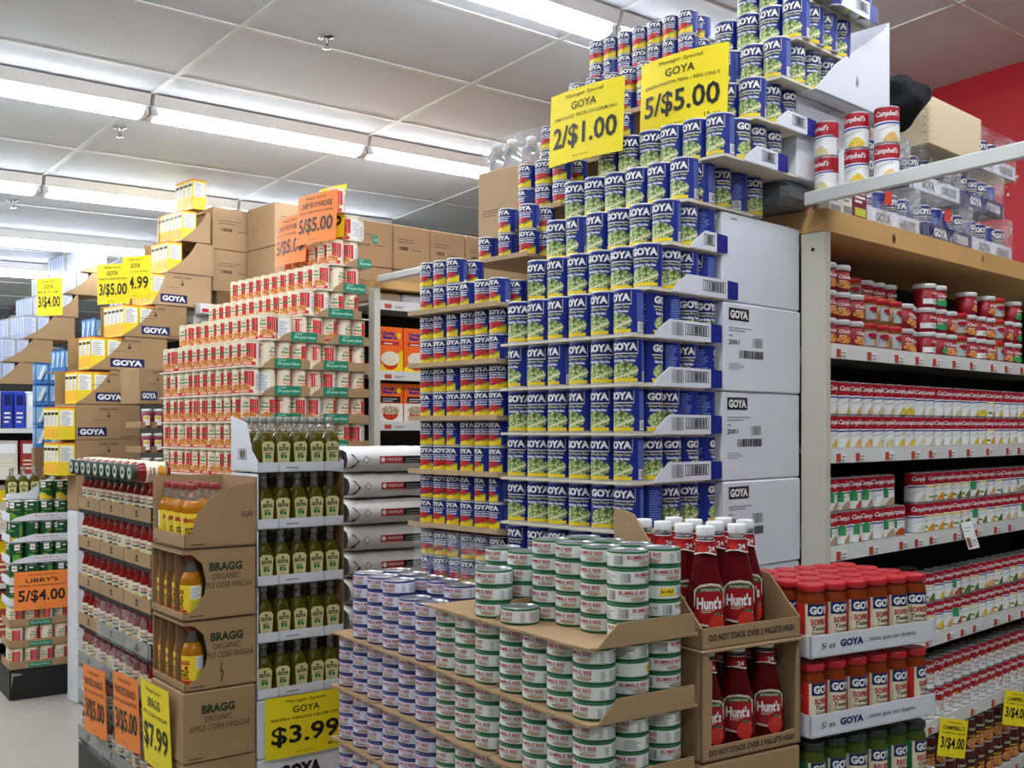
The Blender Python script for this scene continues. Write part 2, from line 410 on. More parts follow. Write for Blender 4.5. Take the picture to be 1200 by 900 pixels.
def a_soup(kind):
    bowl = {'noodle': '#e9c53c', 'chick': '#e3b46c', 'cream': '#d9cf9c', 'mush': '#b79b7a', 'veg': '#6c7a2c', 'cheddar': '#e89a2a', 'potato': '#ddd8b4', 'minestra': '#b9502a'}.get(kind, '#d9b45c')
    bm = M('soup_bowl_' + kind, bowl, .5, noise=.25, scale=110)
    def f(a):
        a.rect(-.104, .054, .104, .0968, CRED, .0003, 28)
        a.text("Campbell's", 0, .078, .068, .019, WHITE, bold=.02, shear=.35)
        if kind == 'tomato':
            a.text('Tomato', 0, .038, .056, .013, CRED, bold=.0); a.text('Soup', .002, .022, .036, .011, BLACK, bold=0)
            for u in (-.08, -.06, .06, .08): a.ell(u, .03, .0025, .003, GREYT, .0006, 5)
            a.ell(0, .054, .006, .006, M('medal_print', '#c9a24a', .4), .0007, 8)
            for k in range(13): a.ell(-.096 + .016 * k, .054, .0055, .004, CRED, .0006, 6)
            return
        stripe = {'noodle': M('blue_stripe', '#35479c', .5), 'chick': M('blue_stripe', '#35479c', .5), 'mush': M('green_stripe', '#3e6b34', .5), 'veg': YEL, 'cheddar': YEL}.get(kind, M('blue_stripe', '#35479c', .5))
        us = [-.05 + .01 * k for k in range(11)]
        a.strip(us, [.049 + .0006 * k for k in range(11)], [.053 + .0006 * k for k in range(11)], stripe, .0006)
        a.strip(us, [.053 + .0006 * k for k in range(11)], [.058 + .0002 * k for k in range(11)], WHITE, .0005)
        a.text('Condensed Soup', -.004, .041, .05, .0062, GREYT, bold=0, rot=.28)
        a.strip([-.012 + .005 * k for k in range(10)], [.005] * 10, [.006 + .024 * math.sin(PI * (k + .6) / 10.5) for k in range(10)], bm, .0006)
        if kind in ('mush', 'minestra'):
            a.rect(-.03, .028, -.006, .05, M('tag_green', '#2e9a55', .5), .0008, 3); a.ell(-.018, .05, .011, .01, M('tag_green', '#2e9a55', .5), .0008, 8)
        elif kind in ('veg', 'cheddar'): a.rect(-.032, .014, -.012, .021, LIBL, .0008, 3)
        a.rect(.056, .006, .1, .05, WHITE, .0004, 4); a.bars(.062, .01, .08, .024, 8, GREYT); a.lines(.06, .03, .096, .05, 4, GREYT, .0006, .4)
        a.lines(-.1, .008, -.06, .05, 8, GREYT, .0006, .4)
    return f
TGREEN = M('tuna_green', '#1c6a3c', .35); TNAVY = M('tuna_violet', '#2c2c78', .35); TWHITE = M('tuna_label', '#e3e6e0', .4); TLIL = M('tuna_label_lilac', '#dcdcec', .4)
def tuna(name, base, lab, deal=False):
    R, H = .0425, .0353
    b = MB(); b.lathe([(R * .93, 0), (R * .97, .001), (R * .985, .003), (R, .0047)], base, 28); b.lathe([(R * .99, .0045), (R * .99, H - .004), (R, H - .003)], lab, 28, caps=False)
    b.lathe([(R, H - .0045), (R * 1.012, H - .003), (R * 1.012, H - .0008), (R * .99, H)], base, 28, caps=False)
    d = MB(); d.lathe([(R * .99, H - .001), (R * .985, H), (R * .95, H), (R * .93, H - .0025), (R * .72, H - .0025), (R * .7, H - .0018), (.002, H - .0018)], METAL, 28, caps=False)
    l = MB(); l.lathe([(R * 1.001, .0047), (R * 1.001, H - .0045)], lab, 28, caps=False); a = Art(l, cyl(R * 1.001))
    a.text('BUMBLE BEE', -.002, .0236, .06, .0074, CRED, bold=.012, e=.0008); a.text('Chunk Light Tuna', .004, .0168, .046, .0038, BLACK, bold=0, e=.0008)
    fish = M('fillet_picture', '#b79a80', .5); a.ell(.01, .0112, .018, .0036, fish, .0006, 10)
    a.rect(-.062, .0052, .062, .006, base, .0005, 14)
    a.lines(.046, .009, .06, .027, 5, GREYT, .0006, .35, 4); a.lines(.066, .008, .108, .028, 6, GREYT, .0006, .4, 8); a.bars(-.06, .009, -.04, .027, 8, GREYT)
    if deal:
        a.rect(-.1, .010, -.068, .026, YEL, .0006, 4); a.text('2g FAT', -.084, .018, .028, .008, BLACK, bold=.03, e=.0009)
    else: a.lines(-.11, .008, -.07, .028, 5, GREYT, .0006, .4, 9)
    return (name, b.mesh(name), [('lid', d.mesh(name + '_lid')), ('label', l.mesh(name + '_label'))])
PEA = can('pigeon_pea_can', .0368, .1132, GOBLUE, a_pea)
TOM = can('tomato_sauce_can', .03, .0741, GOBLUE, a_tom, n=24)
CHEF = can('pasta_can', .0372, .1097, M('ivory_label', '#efe4cb', .5), a_chef, .003, .1, rim=M('ivory_lid', '#e9ddbd', .5), n=24)
LIBS = [can('vegetable_can', .0368, .108, LIBG, a_lib(fd), n=20) for fd in (CORN, CARROT, LIBL)]
SOUP = {k: can('soup_can', .0332, .0999, WHITE, a_soup(k), rim=M('soup_rim', '#a9a9a9', .35, .7), n=24) for k in ('noodle', 'chick', 'cream', 'mush', 'veg', 'cheddar', 'potato', 'minestra', 'tomato')}
TUG = tuna('tuna_can', TGREEN, TWHITE); TUGD = tuna('tuna_can', TGREEN, TWHITE, True); TUP = tuna('tuna_can', TNAVY, TLIL)

# bottles and jars
OLIVE = M('olive_oil_glass', '#5f5612', .07, trans=.35, ior=1.3); OLAB = M('olive_label', '#d6cf92', .5)
CLEAR = M('clear_glass', '#e8eeee', .05, trans=.9, ior=1.25); CAPG = M('grey_cap', '#8d8f86', .4, .3)
def olive_bottle():
    b = MB(); b.lathe([(.024, 0, 5), (.0285, .003, 5), (.0292, .03, 5), (.0294, .078, 5), (.0285, .098, 4), (.02, .122, 3), (.0135, .130, 0)], OLIVE, 20)
    t = MB(); t.lathe([(.0135, .1295), (.0115, .141), (.0112, .158)], CLEAR, 16)
    c = MB(); c.lathe([(.0125, .157), (.013, .159), (.013, .175), (.0115, .1765)], CAPG, 16)
    l = MB(); f = fy(-.0301); a = Art(l, f)
    l.prism([(-.019, .02), (-.015, .009), (.015, .009), (.019, .02), (.0235, .086), (.014, .095), (-.014, .095), (-.0235, .086)], f, .001, OLAB)
    a.text('GOYA', 0, .071, .037, .013, BLACK, bold=.05); a.ell(0, .083, .004, .004, BLACK); a.lines(-.011, .05, .012, .06, 2, BLACK, .0006, .5)
    a.ell(-.006, .045, .005, .006, GREEN); a.ell(.006, .045, .005, .006, GREEN); a.lines(-.012, .02, .012, .037, 4, GREYT, .0006, .3)
    return ('olive_oil_bottle', b.mesh('olive_bottle'), [('neck', t.mesh('olive_neck')), ('cap', c.mesh('olive_cap')), ('label', l.mesh('olive_label'))])
OLV = olive_bottle()
AMB = M('cider_glass', '#d98a1a', .08, trans=.45, ior=1.3); AMBD = M('cider_label', '#f2d02a', .5)
def cider():
    b = MB(); b.lathe([(.028, 0), (.033, .004), (.0335, .02), (.0335, .105), (.031, .122), (.022, .143)], AMB, 22)
    t = MB(); t.lathe([(.022, .1428), (.0145, .158), (.0125, .172), (.0125, .18)], CLEAR, 16)
    c = MB(); c.lathe([(.0165, .176), (.017, .178), (.017, .193), (.015, .1955)], M('brick_red_cap', '#8e2f2a', .4), 18)
    l = MB(); l.lathe([(.0338, .018), (.0338, .103)], AMBD, 22, caps=False); a = Art(l, cyl(.0339))
    a.text('BRAGG', -.005, .082, .05, .014, CRED, bold=.04); a.ell(.01, .066, .006, .006, CRED); a.text('APPLE', -.004, .055, .045, .009, BLACK, bold=.03); a.text('CIDER', -.004, .044, .042, .009, BLACK, bold=.03)
    a.text('VINEGAR', -.004, .033, .05, .009, CRED, bold=.03); a.rect(-.03, .02, .03, .026, RED, .0005, 6)
    a.rect(.04, .06, .08, .1, WHITE, .0005, 4); a.lines(.042, .063, .077, .098, 7, GREYT, .0007, .4); a.lines(.04, .022, .078, .055, 6, LIBL, .0007, .3)
    a.rect(-.08, .05, -.045, .1, WHITE, .0005, 4); a.lines(-.078, .053, -.047, .098, 7, GREYT, .0007, .4)
    return ('vinegar_bottle', b.mesh('cider_bottle'), [('neck', t.mesh('cider_neck')), ('cap', c.mesh('cider_cap')), ('label', l.mesh('cider_label'))])
CID = cider()
SAUCE = M('tomato_sauce_glass', '#8a1a14', .1, trans=.1); LIDG = M('dark_green_lid', '#24382f', .4); LIDR = M('dark_red_lid', '#8a1c22', .4); JLAB = M('sauce_label', '#eee6c9', .5)
JFOOD = [M('plate_picture_gold', '#d99a2e', .5, noise=.4, scale=80), M('plate_picture_black', '#2d2a26', .5, noise=.4, scale=80), M('plate_picture_lemon', '#e9dc6a', .5, noise=.3, scale=80)]
def sauce_jar(lid, k):
    b = MB(); b.lathe([(.03, 0), (.034, .004), (.035, .03), (.035, .085), (.033, .098), (.027, .11), (.0265, .114)], SAUCE, 20)
    c = MB(); c.lathe([(.0285, .111), (.0295, .113), (.0295, .127), (.027, .129), (.024, .1285)], lid, 20); Art(c, flat((0, 0, .1287), (1, 0, 0), (0, 1, 0), (0, 0, 1))).ell(0, 0, .021, .021, M('lid_disc', '#cdd8c4', .5) if lid is LIDG else lid, .0006, 14).ell(0, 0, .008, .012, lid, .0011, 8)
    l = MB(); l.lathe([(.0352, .012), (.0352, .082)], JLAB, 20, caps=False); a = Art(l, cyl(.0353))
    a.ell(.004, .03, .022, .016, JFOOD[k], .0006, 10); a.text('Francesco', 0, .07, .04, .009, CRED, bold=.02, shear=.2); a.text('Rinaldi', 0, .058, .034, .009, BLACK, bold=.03, shear=.2); a.rect(-.035, .013, .035, .017, GREEN, .0006, 6)
    a.lines(.05, .02, .09, .075, 9, GREYT, .0006, .35)
    return ('sauce_jar', b.mesh('sauce_jar'), [('lid', c.mesh('sauce_lid')), ('label', l.mesh('sauce_label'))])
JARG = [sauce_jar(LIDG, k) for k in range(3)]; JARR = [sauce_jar(LIDR, k) for k in range(3)]
KET = M('ketchup', '#5e0a0f', .1); HRED = M('ketchup_label', '#a3121c', .35); TOMP = M('tomato_picture', '#d2352b', .35, noise=.15, scale=40)
def ketchup():
    b = MB(); b.lathe([(.036, 0, 2.6), (.0435, .006, 2.6), (.0445, .03, 2.6), (.044, .085, 2.5), (.0405, .112, 2.3), (.031, .152, 2.1), (.0225, .186, 0), (.0188, .222, 0)], KET, 26, sy=.7)
    c = MB(); c.lathe([(.0175, .2225), (.0185, .223), (.0185, .2295), (.017, .2305)], CLEAR, 18); c.lathe([(.0195, .230), (.02, .2315), (.02, .2475), (.0185, .25)], M('white_cap', '#efefef', .4), 22)
    l = MB(); R = .0447
    f0 = cyl(R, .74); f = lambda u, v, e: f0(u * .92, v * 1.1 + .022, e)
    a = Art(l, f)
    sh = [(-.029, .03), (-.005, .026), (.02, .036), (.03, .044), (.0295, .082), (.018, .0905), (0, .093), (-.018, .0905), (-.0295, .082), (-.031, .05)]
    def grow(k): return [(u * k * 1.2, .058 + (v - .06) * k * 1.12) for u, v in sh]
    def fan(pts, m, e):
        us = sorted(set([round(p[0], 4) for p in pts] + [-.02, -.01, .01]))
        us = [u for u in us if min(p[0] for p in pts) <= u <= max(p[0] for p in pts)]
        def cut(u):
            vs = []
            for (ua, va), (ub, vb) in zip(pts, pts[1:] + pts[:1]):
                if (ua - u) * (ub - u) <= 0 and abs(ub - ua) > 1e-9: vs.append(va + (vb - va) * (u - ua) / (ub - ua))
            return (min(vs), max(vs)) if vs else (.06, .06)
        cc = [cut(u) for u in us]; a.strip(us, [q[0] for q in cc], [q[1] for q in cc], m, e)
    fan(grow(1.12), M('label_border', '#ded7c2', .4), .0008); fan(grow(1.0), HRED, .0011)
    us = [-.032 + .0064 * k for k in range(11)]
    a.strip(us, [.084 - 5 * u * u for u in us], [.0935 - 5 * u * u for u in us], M('banner_green', '#3f5a34', .4), .0014)
    a.text('NO PRESERVATIVES', 0, .0865, .046, .005, CREAM, e=.0017, bold=.01)
    a.text("Hunt's", -.002, .061, .06, .024, WHITE, bold=.04, e=.0016); a.lines(-.022, .043, .012, .05, 2, CREAM, .0014, .35)
    a.ell(.016, .02, .021, .02, TOMP, .0019, 12); a.ell(.018, .04, .008, .003, GREEN, .0022, 6)
    nk = MB(); c0 = cyl(.0205); nf = Art(nk, lambda u, v, e: ((.0205 + e + max(0, .2 - v) * .13) * math.sin(u / .0205), -(.0205 + e + max(0, .2 - v) * .13) * math.cos(u / .0205), v + .013)); us = [-.055 + .005 * k for k in range(23)]
    nf.strip(us, [.18 - .003 * math.sin(k * .5) for k in range(23)], [.206] * 23, HRED, .0004); nf.strip(us, [.178 - .003 * math.sin(k * .5) for k in range(23)], [.181 - .003 * math.sin(k * .5) for k in range(23)], WHITE, .0006)
    nf.ell(-.012, .192, .011, .01, TOMP, .0007, 8); nf.text('24', .006, .19, .015, .011, WHITE, bold=.03, e=.0012); nf.strip(us, [.2055] * 23, [.2075] * 23, WHITE, .0006)
    return ('ketchup_bottle', b.mesh('ketchup_bottle'), [('cap', c.mesh('ketchup_cap')), ('label', l.mesh('ketchup_label')), ('neck_label', nk.mesh('ketchup_neck_label'))])
KTB = ketchup()
SOFG = M('sofrito_glass', '#8f3a16', .1, trans=.1); SLID = M('bright_red_lid', '#c4242e', .35)
RECG = M('recaito_glass', '#4c5a1e', .1, trans=.1); RLID = M('dark_lid', '#24302a', .35)
def goya_jar(name, glass, lid, side, word, wc):
    b = MB(); b.lathe([(.027, 0), (.031, .003), (.0315, .02), (.0315, .118), (.0295, .131), (.026, .139), (.026, .143)], glass, 22)
    c = MB(); c.lathe([(.029, .141), (.031, .142), (.031, .155), (.029, .158), (.026, .1575)], lid, 24)
    l = MB(); l.lathe([(.0317, .008), (.0317, .115)], CREAM, 22, caps=False); a = Art(l, cyl(.0318))
    a.rect(-.034, .088, .034, .115, GONAVY, .0004, 8); a.text('GOYA', 0, .1015, .06, .0185, WHITE, bold=.05)
    a.text(word, 0, .075, .056, .013, wc, bold=.03); a.text('Tomato' if word == 'SOFRITO' else 'Cilantro', -.002, .061, .046, .0095, BLACK, bold=.02, shear=.2); a.text('Cooking Base', 0, .049, .05, .008, BLACK, bold=.01)
    a.ell(0, .026, .026, .012, FOOD if word == 'SOFRITO' else LIBL, .0006, 8)
    a.rect(-.099, .008, -.04, .115, side, .0004, 8); a.rect(.045, .012, .09, .11, WHITE, .0004, 5); a.lines(.048, .02, .087, .105, 12, GREYT, .0006, .35); a.lines(-.09, .03, -.05, .1, 9, WHITE, .0006, .2)
    return (name, b.mesh(name), [('lid', c.mesh(name + '_lid')), ('label', l.mesh(name + '_label'))])
SOF = goya_jar('sofrito_jar', SOFG, SLID, M('side_red', '#d92a2a', .4), 'SOFRITO', CRED)
REC = goya_jar('recaito_jar', RECG, RLID, GREEN, 'RECAITO', CRED)
def tub(lid, lm, kind):
    R, H = .036, .081
    b = MB(); b.lathe([(R * .86, 0), (R * .9, .002), (R * .98, H - .014)], lm if kind != 'red' else M('nut_plastic', '#a8713f', .3), 22)
    c = MB(); c.lathe([(R * 1.0, H - .016), (R * 1.06, H - .014), (R * 1.06, H - .003), (R * 1.02, H), (R * .96, H - .001)], lid, 24)
    l = MB(); a = Art(l, cyl(R * .965))
    if kind == 'red':
        a.rect(-.03, .012, .034, .056, M('silver_print', '#b9bcc2', .4), .002, 8); a.ell(0, .044, .02, .008, CRED, .003, 8); a.text('SOUP', 0, .034, .024, .007, BLACK, e=.004); a.ell(.014, .022, .013, .009, FOOD, .003, 8)
    elif kind == 'split':
        a.rect(-.05, .012, .05, .03, WHITE, .002, 12); a.text('Chicken', 0, .021, .034, .008, BLACK, bold=0, e=.003); a.text("Campbell's", .004, .048, .048, .012, WHITE, shear=.35, bold=.02, e=.003)
    else:
        a.text('Chunky', .004, .044, .05, .014, WHITE, bold=.03, e=.003); a.ell(0, .022, .028, .012, FOOD if kind == 'chunky' else M('tag_green', '#2e9a55', .5), .003, 8); a.lines(-.02, .03, .02, .036, 1, CREAM, .003, .8)
    return ('soup_tub', b.mesh('soup_tub'), [('lid', c.mesh('tub_lid')), ('label', l.mesh('tub_label'))])
WLID = M('frosted_lid', '#d4d4d4', .35); RLID2 = M('poppy_lid', '#c4232c', .4); MAROON = M('maroon_tub', '#9c1826', .4)
TUBS = {'chunky': tub(WLID, MAROON, 'chunky'), 'red': tub(RLID2, MAROON, 'red'), 'split': tub(WLID, MAROON, 'split'), 'green': tub(WLID, MAROON, 'green')}

# price signs: one sheet, lettering on both layers, slightly bowed
def sign(paper, w, h, head, name, sub, price, foot='', bow=.012, corner=0.):
    m = MB()
    def f(u, v, e):
        q = u / w; return (u, -bow * (1 - 4 * q * q) - e + corner * max(0, v / h) ** 2 * max(0, q + .5), v)
    n = 8; us = [-w / 2 + w * k / n for k in range(n + 1)]; vs = [-h / 2 + h * k / 4 for k in range(5)]
    for e, flip in ((0, 0), (-.0012, 1)):
        pts = [f(u, v, e) for v in vs for u in us]
        fs = [(j * 9 + k, j * 9 + k + 1, j * 9 + k + 10, j * 9 + k + 9) for j in range(4) for k in range(8)]
        m.add(pts, [q[::-1] for q in fs] if flip else fs, paper, True)
    a = Art(m, f); k = .0016
    a.text(head, .0, h * .41, w * .5, h * .065, INK, k, 0); a.text(name, 0, h * .27, min(w * .8, w * .085 * len(name)), h * .11, BLACK, k, .01)
    a.text(sub, 0, h * .13, w * .86, h * .045, BLACK, k, .005)
    a.text(price, 0, -h * .15, w * .86, h * .34, BLACK, k, .02)
    if foot: a.text(foot, w * .36, -h * .39, w * .16, h * .05, BLACK, k, 0)
    a.text('per pound', -w * .02, -h * .43, w * .2, h * .03, INK, k, 0)
    return ('price_sign', m.mesh('price_sign'))
# ================================================================== PEA AND TOMATO TOWER
P = Fr(.29, 2.65, 44)
def jit(m, s): return math.radians(rnd.gauss(m, s))
def put(fr, parts, b, a, z, face, lab, cat, group, m=8, s=9):
    """face 'L' looks out of the left-receding side, 'R' out of the right-receding side"""
    rz = fr.al - PI / 2 + jit(m, s) if face == 'L' else fr.al + jit(-m, s)
    return thing(parts, fr.w(b, a, z + .0004), rz, lab, cat, group)
SLAB = M('tray_board', '#b59a78', .85, noise=.12, scale=30)
SLABW = M('tray_board_pale', '#d8cfbd', .8, noise=.08, scale=30)
def slab_mb(b0, a0, b1, a1, th, m): return MB().box(b0, a0, -th, b1, a1, 0, m)
BARK = M('bar_code', '#2a2a30', .6)
def pea_flap(b0, b1, y, full):
    m = MB(); f = fy(y); a = Art(m, f)
    m.prism([(b0, -.004), (b1 - .05, -.004), (b1 - .05, .046), (b0 + .065, .046), (b0 + .02, .018)], f, .003, WCARD)
    m.prism([(b1 - .05, -.004), (b1, -.002), (b1, .044), (b1 - .05, .046)], f, .003, GOBLUE)
    w = b1 - .05 - b0
    if full: a.bars(b0 + .072, .006, b0 + .072 + w * .2, .04, 12, GREYT, .0006)
    u0 = b1 - .06 - w * .42; u1 = b1 - .06
    a.rect(u0, .010, u1, .012, BARK); a.rect(u0, .036, u1, .038, BARK); a.rect(u0, .010, u0 + .002, .038, BARK); a.rect(u1 - .002, .010, u1, .038, BARK)
    a.bars(u0 + .008, .013, u1 - .008, .035, 14, BARK, .0006)
    return m.mesh('pea_tray_flap')
PB = [0, 0, 0, 0, 0, .076, .152, .228, .31, .443, .522, .592, .663]
PA = [0, 0, 0, 0, 0, 0, 0, 0, -.056, -.068, -.096, -.113, -.143]
PZ = [1.247 + .121 * k for k in range(13)]
PJ = [4, 4, 4, 4, 4, 3, 2, 4, 3, 2, 1, 3, 3]
NC = [6, 6, 6, 6, 6, 6, 6, 6, 6, 5, 5, 4, 4]
G_PEA = 'blue pigeon pea cans in the tower'
def pea_tier(k, B, A, z, J, n, name):
    m = slab_mb(B - .041, max(A - .041, -.142 if k > 9 else -9), (B + .26 if k < 5 or k == 7 or k > 10 else .34 if k < 7 else .625), A + .076 * (n - 1) + .04, .007, SLABW)
    kids = []
    if k >= 1 and k not in (7, 10, 11):
        b1 = B + (.335 if k <= 5 else .21 if k == 6 else .26)
        kids = [('flap', pea_flap(B + .045, b1, A - .0435, k <= 4))]
    thing(('can_tray', m.mesh('pea_tray'), kids), P.w(0, 0, z), P.al, f'white lidless can tray under the {name} of the blue pea tower', 'tray', 'can trays of the pea tower')
    for i in range(n):
        put(P, PEA, B, A + .076 * i, z, 'L', f'blue pigeon pea can, {"at the corner" if i == 0 else nth(i + 1) + " leftward from the corner"}, {name}', 'can', G_PEA, 1, 13)
    for j in range(1, J + 1):
        put(P, PEA, B + .0755 * j, A, z, 'R', f'blue pigeon pea can, {nth(j)} right of the corner can, {name}', 'can', G_PEA, 10, 60)
    for i in range(1, n):
        put(P, PEA, B + .0755, A + .0765 * i, z, 'L', 'blue pigeon pea can standing behind the front row of the tower', 'can', 'pigeon pea cans behind the front row')
pea_tier(-1, 0, 0, 1.126, 4, 6, 'lowest tier seen')
for k in range(13): pea_tier(k, PB[k], PA[k], PZ[k], PJ[k], NC[k], f'{nth(k + 2)} tier up')
# tomato sauce side
TZ = [1.217 + .157 * k for k in range(10)]
TB = [0, 0, 0, 0, 0, .15, .27, .42, .53, .62]
TA0 = [.456] * 5 + [.49, .47, .41, .36, .27]
TA1 = [.7705] * 5 + [.675, .625, .675, .655, .645]
G_TOM = 'blue tomato sauce cans in the tower'
for k in range(10):
    m = MB(); m.box(TB[k] - .045, TA0[k] - .03, -.008, TB[k] + .26, TA1[k] + .045, 0, SLAB)
    lip = MB().box(TB[k] - .05, TA0[k] - .03, -.008, TB[k] - .045, TA1[k] + .045, .006, SLAB)
    thing(('can_tray', m.mesh('tomato_tray'), [('lip', lip.mesh('tray_lip'))]), P.w(0, 0, TZ[k]), P.al, f'brown cardboard tray under the {nth(k + 1)} double tier of tomato sauce cans', 'tray', 'can trays of the tomato tower')
    n = int((TA1[k] - TA0[k] - .01) / .0604) + 1
    st = (TA1[k] - TA0[k] - .01) / (n - 1)
    for h in range(2):
        for i in range(n):
            if k == 4 and h == 1 and i < n - 3: continue
            if k == 5 and h == 1 and i > 1: continue
            put(P, TOM, TB[k], TA0[k] + .01 + st * i, TZ[k] + .0745 * h, 'L', f'small blue tomato sauce can, {nth(i + 1)} from the pea cans, {"lower" if h == 0 else "upper"} row, {nth(k + 1)} double tier', 'can', G_TOM, 0, 16)
            if k >= 4: put(P, TOM, TB[k] + .066, TA0[k] + .01 + st * i, TZ[k] + .0745 * h, 'L', 'small blue tomato sauce can standing behind the front row', 'can', 'tomato sauce cans behind the front row')
# wrapped cases at the tower's foot
FILM = film_mat('stretch_film', .85); FILMD = film_mat('stretch_film_soft', .8, '#e6e9ee', .7)
PALE = M('pale_can_blue', '#4f66b4', .4)
TOMW = TOM
for h in range(2):
    for i in range(6):
        put(P, TOM, 0, .464 + .0605 * i, 1.05 + .0745 * h, 'L', f'tomato sauce can under film at the tower foot, {nth(i + 1)} from the right, {"lower" if h == 0 else "upper"} row', 'can', 'wrapped tomato sauce cans', 6, 20)
def film_box(x0, y0, z0, x1, y1, z1, mat, n=10, amp=.004, seed=3, front=False):
    r = random.Random(seed); m = MB()
    def face(o, U, V, nu, nv):
        pts = []
        for j in range(nv + 1):
            for i in range(nu + 1):
                u, v = i / nu, j / nv; e = r.uniform(-amp, amp) if 0 < i < nu and 0 < j < nv else 0
                N = U.cross(V).normalized(); q = o + U * u + V * v + N * e; pts.append(tuple(q))
        m.add(pts, [(j * (nu + 1) + i, j * (nu + 1) + i + 1, (j + 1) * (nu + 1) + i + 1, (j + 1) * (nu + 1) + i) for j in range(nv) for i in range(nu)], mat, True)
    X, Y, Z = Vector((x1 - x0, 0, 0)), Vector((0, y1 - y0, 0)), Vector((0, 0, z1 - z0)); o = Vector((x0, y0, z0))
    if front:
        face(o + Y, -Y, Z, n * 2, n); return m
    face(o, X, Z, n, n); face(o + Y, -Y, Z, n, n); face(o + Z, X, Y, n, n); face(o + X, Y, Z, n, n)
    return m
thing(('plastic_wrap', film_box(-.042, .43, 0, .06, .80, .15, FILM, 12, .005, 3, True).mesh('plastic_wrap')), P.w(0, 0, 1.05), P.al, 'clear stretch film around the tomato cans at the tower foot', 'plastic wrap')
# closed cases carrying the tower
def case_mesh(w, d, h, mat, art=None, seam=True):
    m = MB(); m.rbox(0, 0, 0, w, d, h, mat, .004)
    if seam:
        Art(m, fy(0)).rect(.01, h * .5 - .001, w - .01, h * .5, CARDK, .0004) if seam == 2 else None
        m.box(w * .02, d * .48, h, w * .98, d * .52, h + .0006, CARD2)
    if art: art(m)
    return m.mesh('case')
for q, (zt) in enumerate((.0, .2625, .525, .7875)):
    thing(('cardboard_case', case_mesh(.3, .82, .2575, CARD)), P.w(-.035, -.03, zt + .005), P.al, f'closed brown case low inside the pea tower, {nth(q + 1)} from the floor', 'case', 'closed cases under the pea tower')
# white cases beside the tower
def goya_white(w, d, h, full):
    def art(m):
        a = Art(m, fy(0))
        if not full: a.lines(w * .1, h * .93, w * .22, h * .96, 1, GREYT); return
        a.rect(.022, h * .80, .118, h * .94, BLACK); a.text('GOYA', .07, h * .87, .084, h * .095, WHITE, bold=.05)
        a.lines(.022, h * .68, .14, h * .74, 2, GREYT, .0006, .35); a.lines(.022, h * .62, .05, h * .65, 1, GREYT, .0006, .5)
        a.text('2001', .046, h * .555, .05, h * .055, BLACK, bold=.02); a.bars(.135, h * .51, .185, h * .62, 14, GREYT)
        a.bars(.07, h * .38, .19, h * .47, 26, BARK); a.lines(.022, h * .25, .1, h * .33, 4, GREYT, .0006, .3)
    return case_mesh(w, d, h, WCARD, art)
wb = P.b_at(937, -.04) - .342
for q in range(5):
    z = 1.843 - .2425 * q
    w_, lab = wb, ('blank white case on top of the white column' if q == 0 else f'white case with black logo panel, {nth(q)} below the blank top case')
    thing(('white_case', goya_white(wb - (.003 if q % 2 else .0), .25, .2405, q > 0)), P.w(.342 + (.003 if q % 2 else 0), -.04 - .003 * (q % 2), z), P.al, lab, 'case', 'white cases beside the pea tower')
for q in range(3):
    thing(('white_case', goya_white(wb, .25, .285, False)), P.w(.342, -.04, .002 + .289 * q), P.al, 'white case hidden low behind the ketchup', 'case', 'white cases near the floor')
# upside-down case and cut case at the top right
def upside(m):
    f = flat((0, .2, .236), (0, 1, 0), (0, 0, -1), (-1, 0, 0)); a = Art(m, f)
    a.text('GOYA', -.1, .2, .09, .03, BLACK, bold=.05); a.text('2002', -.1, .13, .07, .022, BLACK, bold=.02)
thing(('white_case', case_mesh(.36, .25, .236, WCARD, upside)), P.w(.632, -.092, 2.212), P.al, 'upside-down white case above the gondola corner, under the cut case', 'case')
thing(('wrapped_bundle', MB().rbox(0, 0, 0, .18, .2, .07, M('grey_wrap', '#6f7377', .35, noise=.3, scale=12, bump=.6), .02).mesh('wrapped_bundle')), P.w(.60, -.075, 2.139), P.al, 'dark grey wrapped bundle squeezed under the upside-down white case', 'bundle')
m = MB(); b1 = P.b_at(1024, -.097) - .632
m.prism([(0, 0), (b1, 0), (b1, .30), (b1 - .03, .27), (.12, .10)], fy(0), .004, WCARD); m.box(0, 0, 0, b1, .4, .004, WCARD); m.box(b1 - .004, .0, 0, b1, .4, .3, WCARD)
Art(m, fy(0)).poly([(b1 * .52, .062), (b1 * .54, .055), (b1 * .56, .07), (b1 * .53, .092)], GREYT)
thing(('white_case', m.mesh('cut_case')), P.w(.632, -.149, 2.4495), P.al, 'white case cut on a slant, holding the topmost pea cans', 'case')
for j in range(3):
    put(P, PEA, .68 + .078 * j, -.095, 2.455, 'R', f'blue pigeon pea can inside the slanted white case, {nth(j + 1)} from its open end', 'can', G_PEA, 10, 30)

# signs on the tower
sg = sign(SIGNY, .285, .213, 'Manager Special', 'GOYA', 'TOMATO SAUCE - REG OR LOW SODIUM ONLY', '2/$1.00')
thing(sg, P.w(.24, .36, 2.38), P.al - PI / 2, 'yellow paper price sign reading 2/$1.00 on the tomato sauce tower', 'price sign', rx=math.radians(-3))
sg = sign(SIGNY, .29, .213, 'Manager Special', 'GOYA', 'GREEN PIGEON PEAS - REG ONLY', '5/$5.00', '15 oz', bow=.02)
thing(sg, P.w(.375, .115, 2.445), P.al - PI / 2 + .06, 'yellow paper price sign reading $5.00 among the upper pea cans', 'price sign', rx=math.radians(-3))
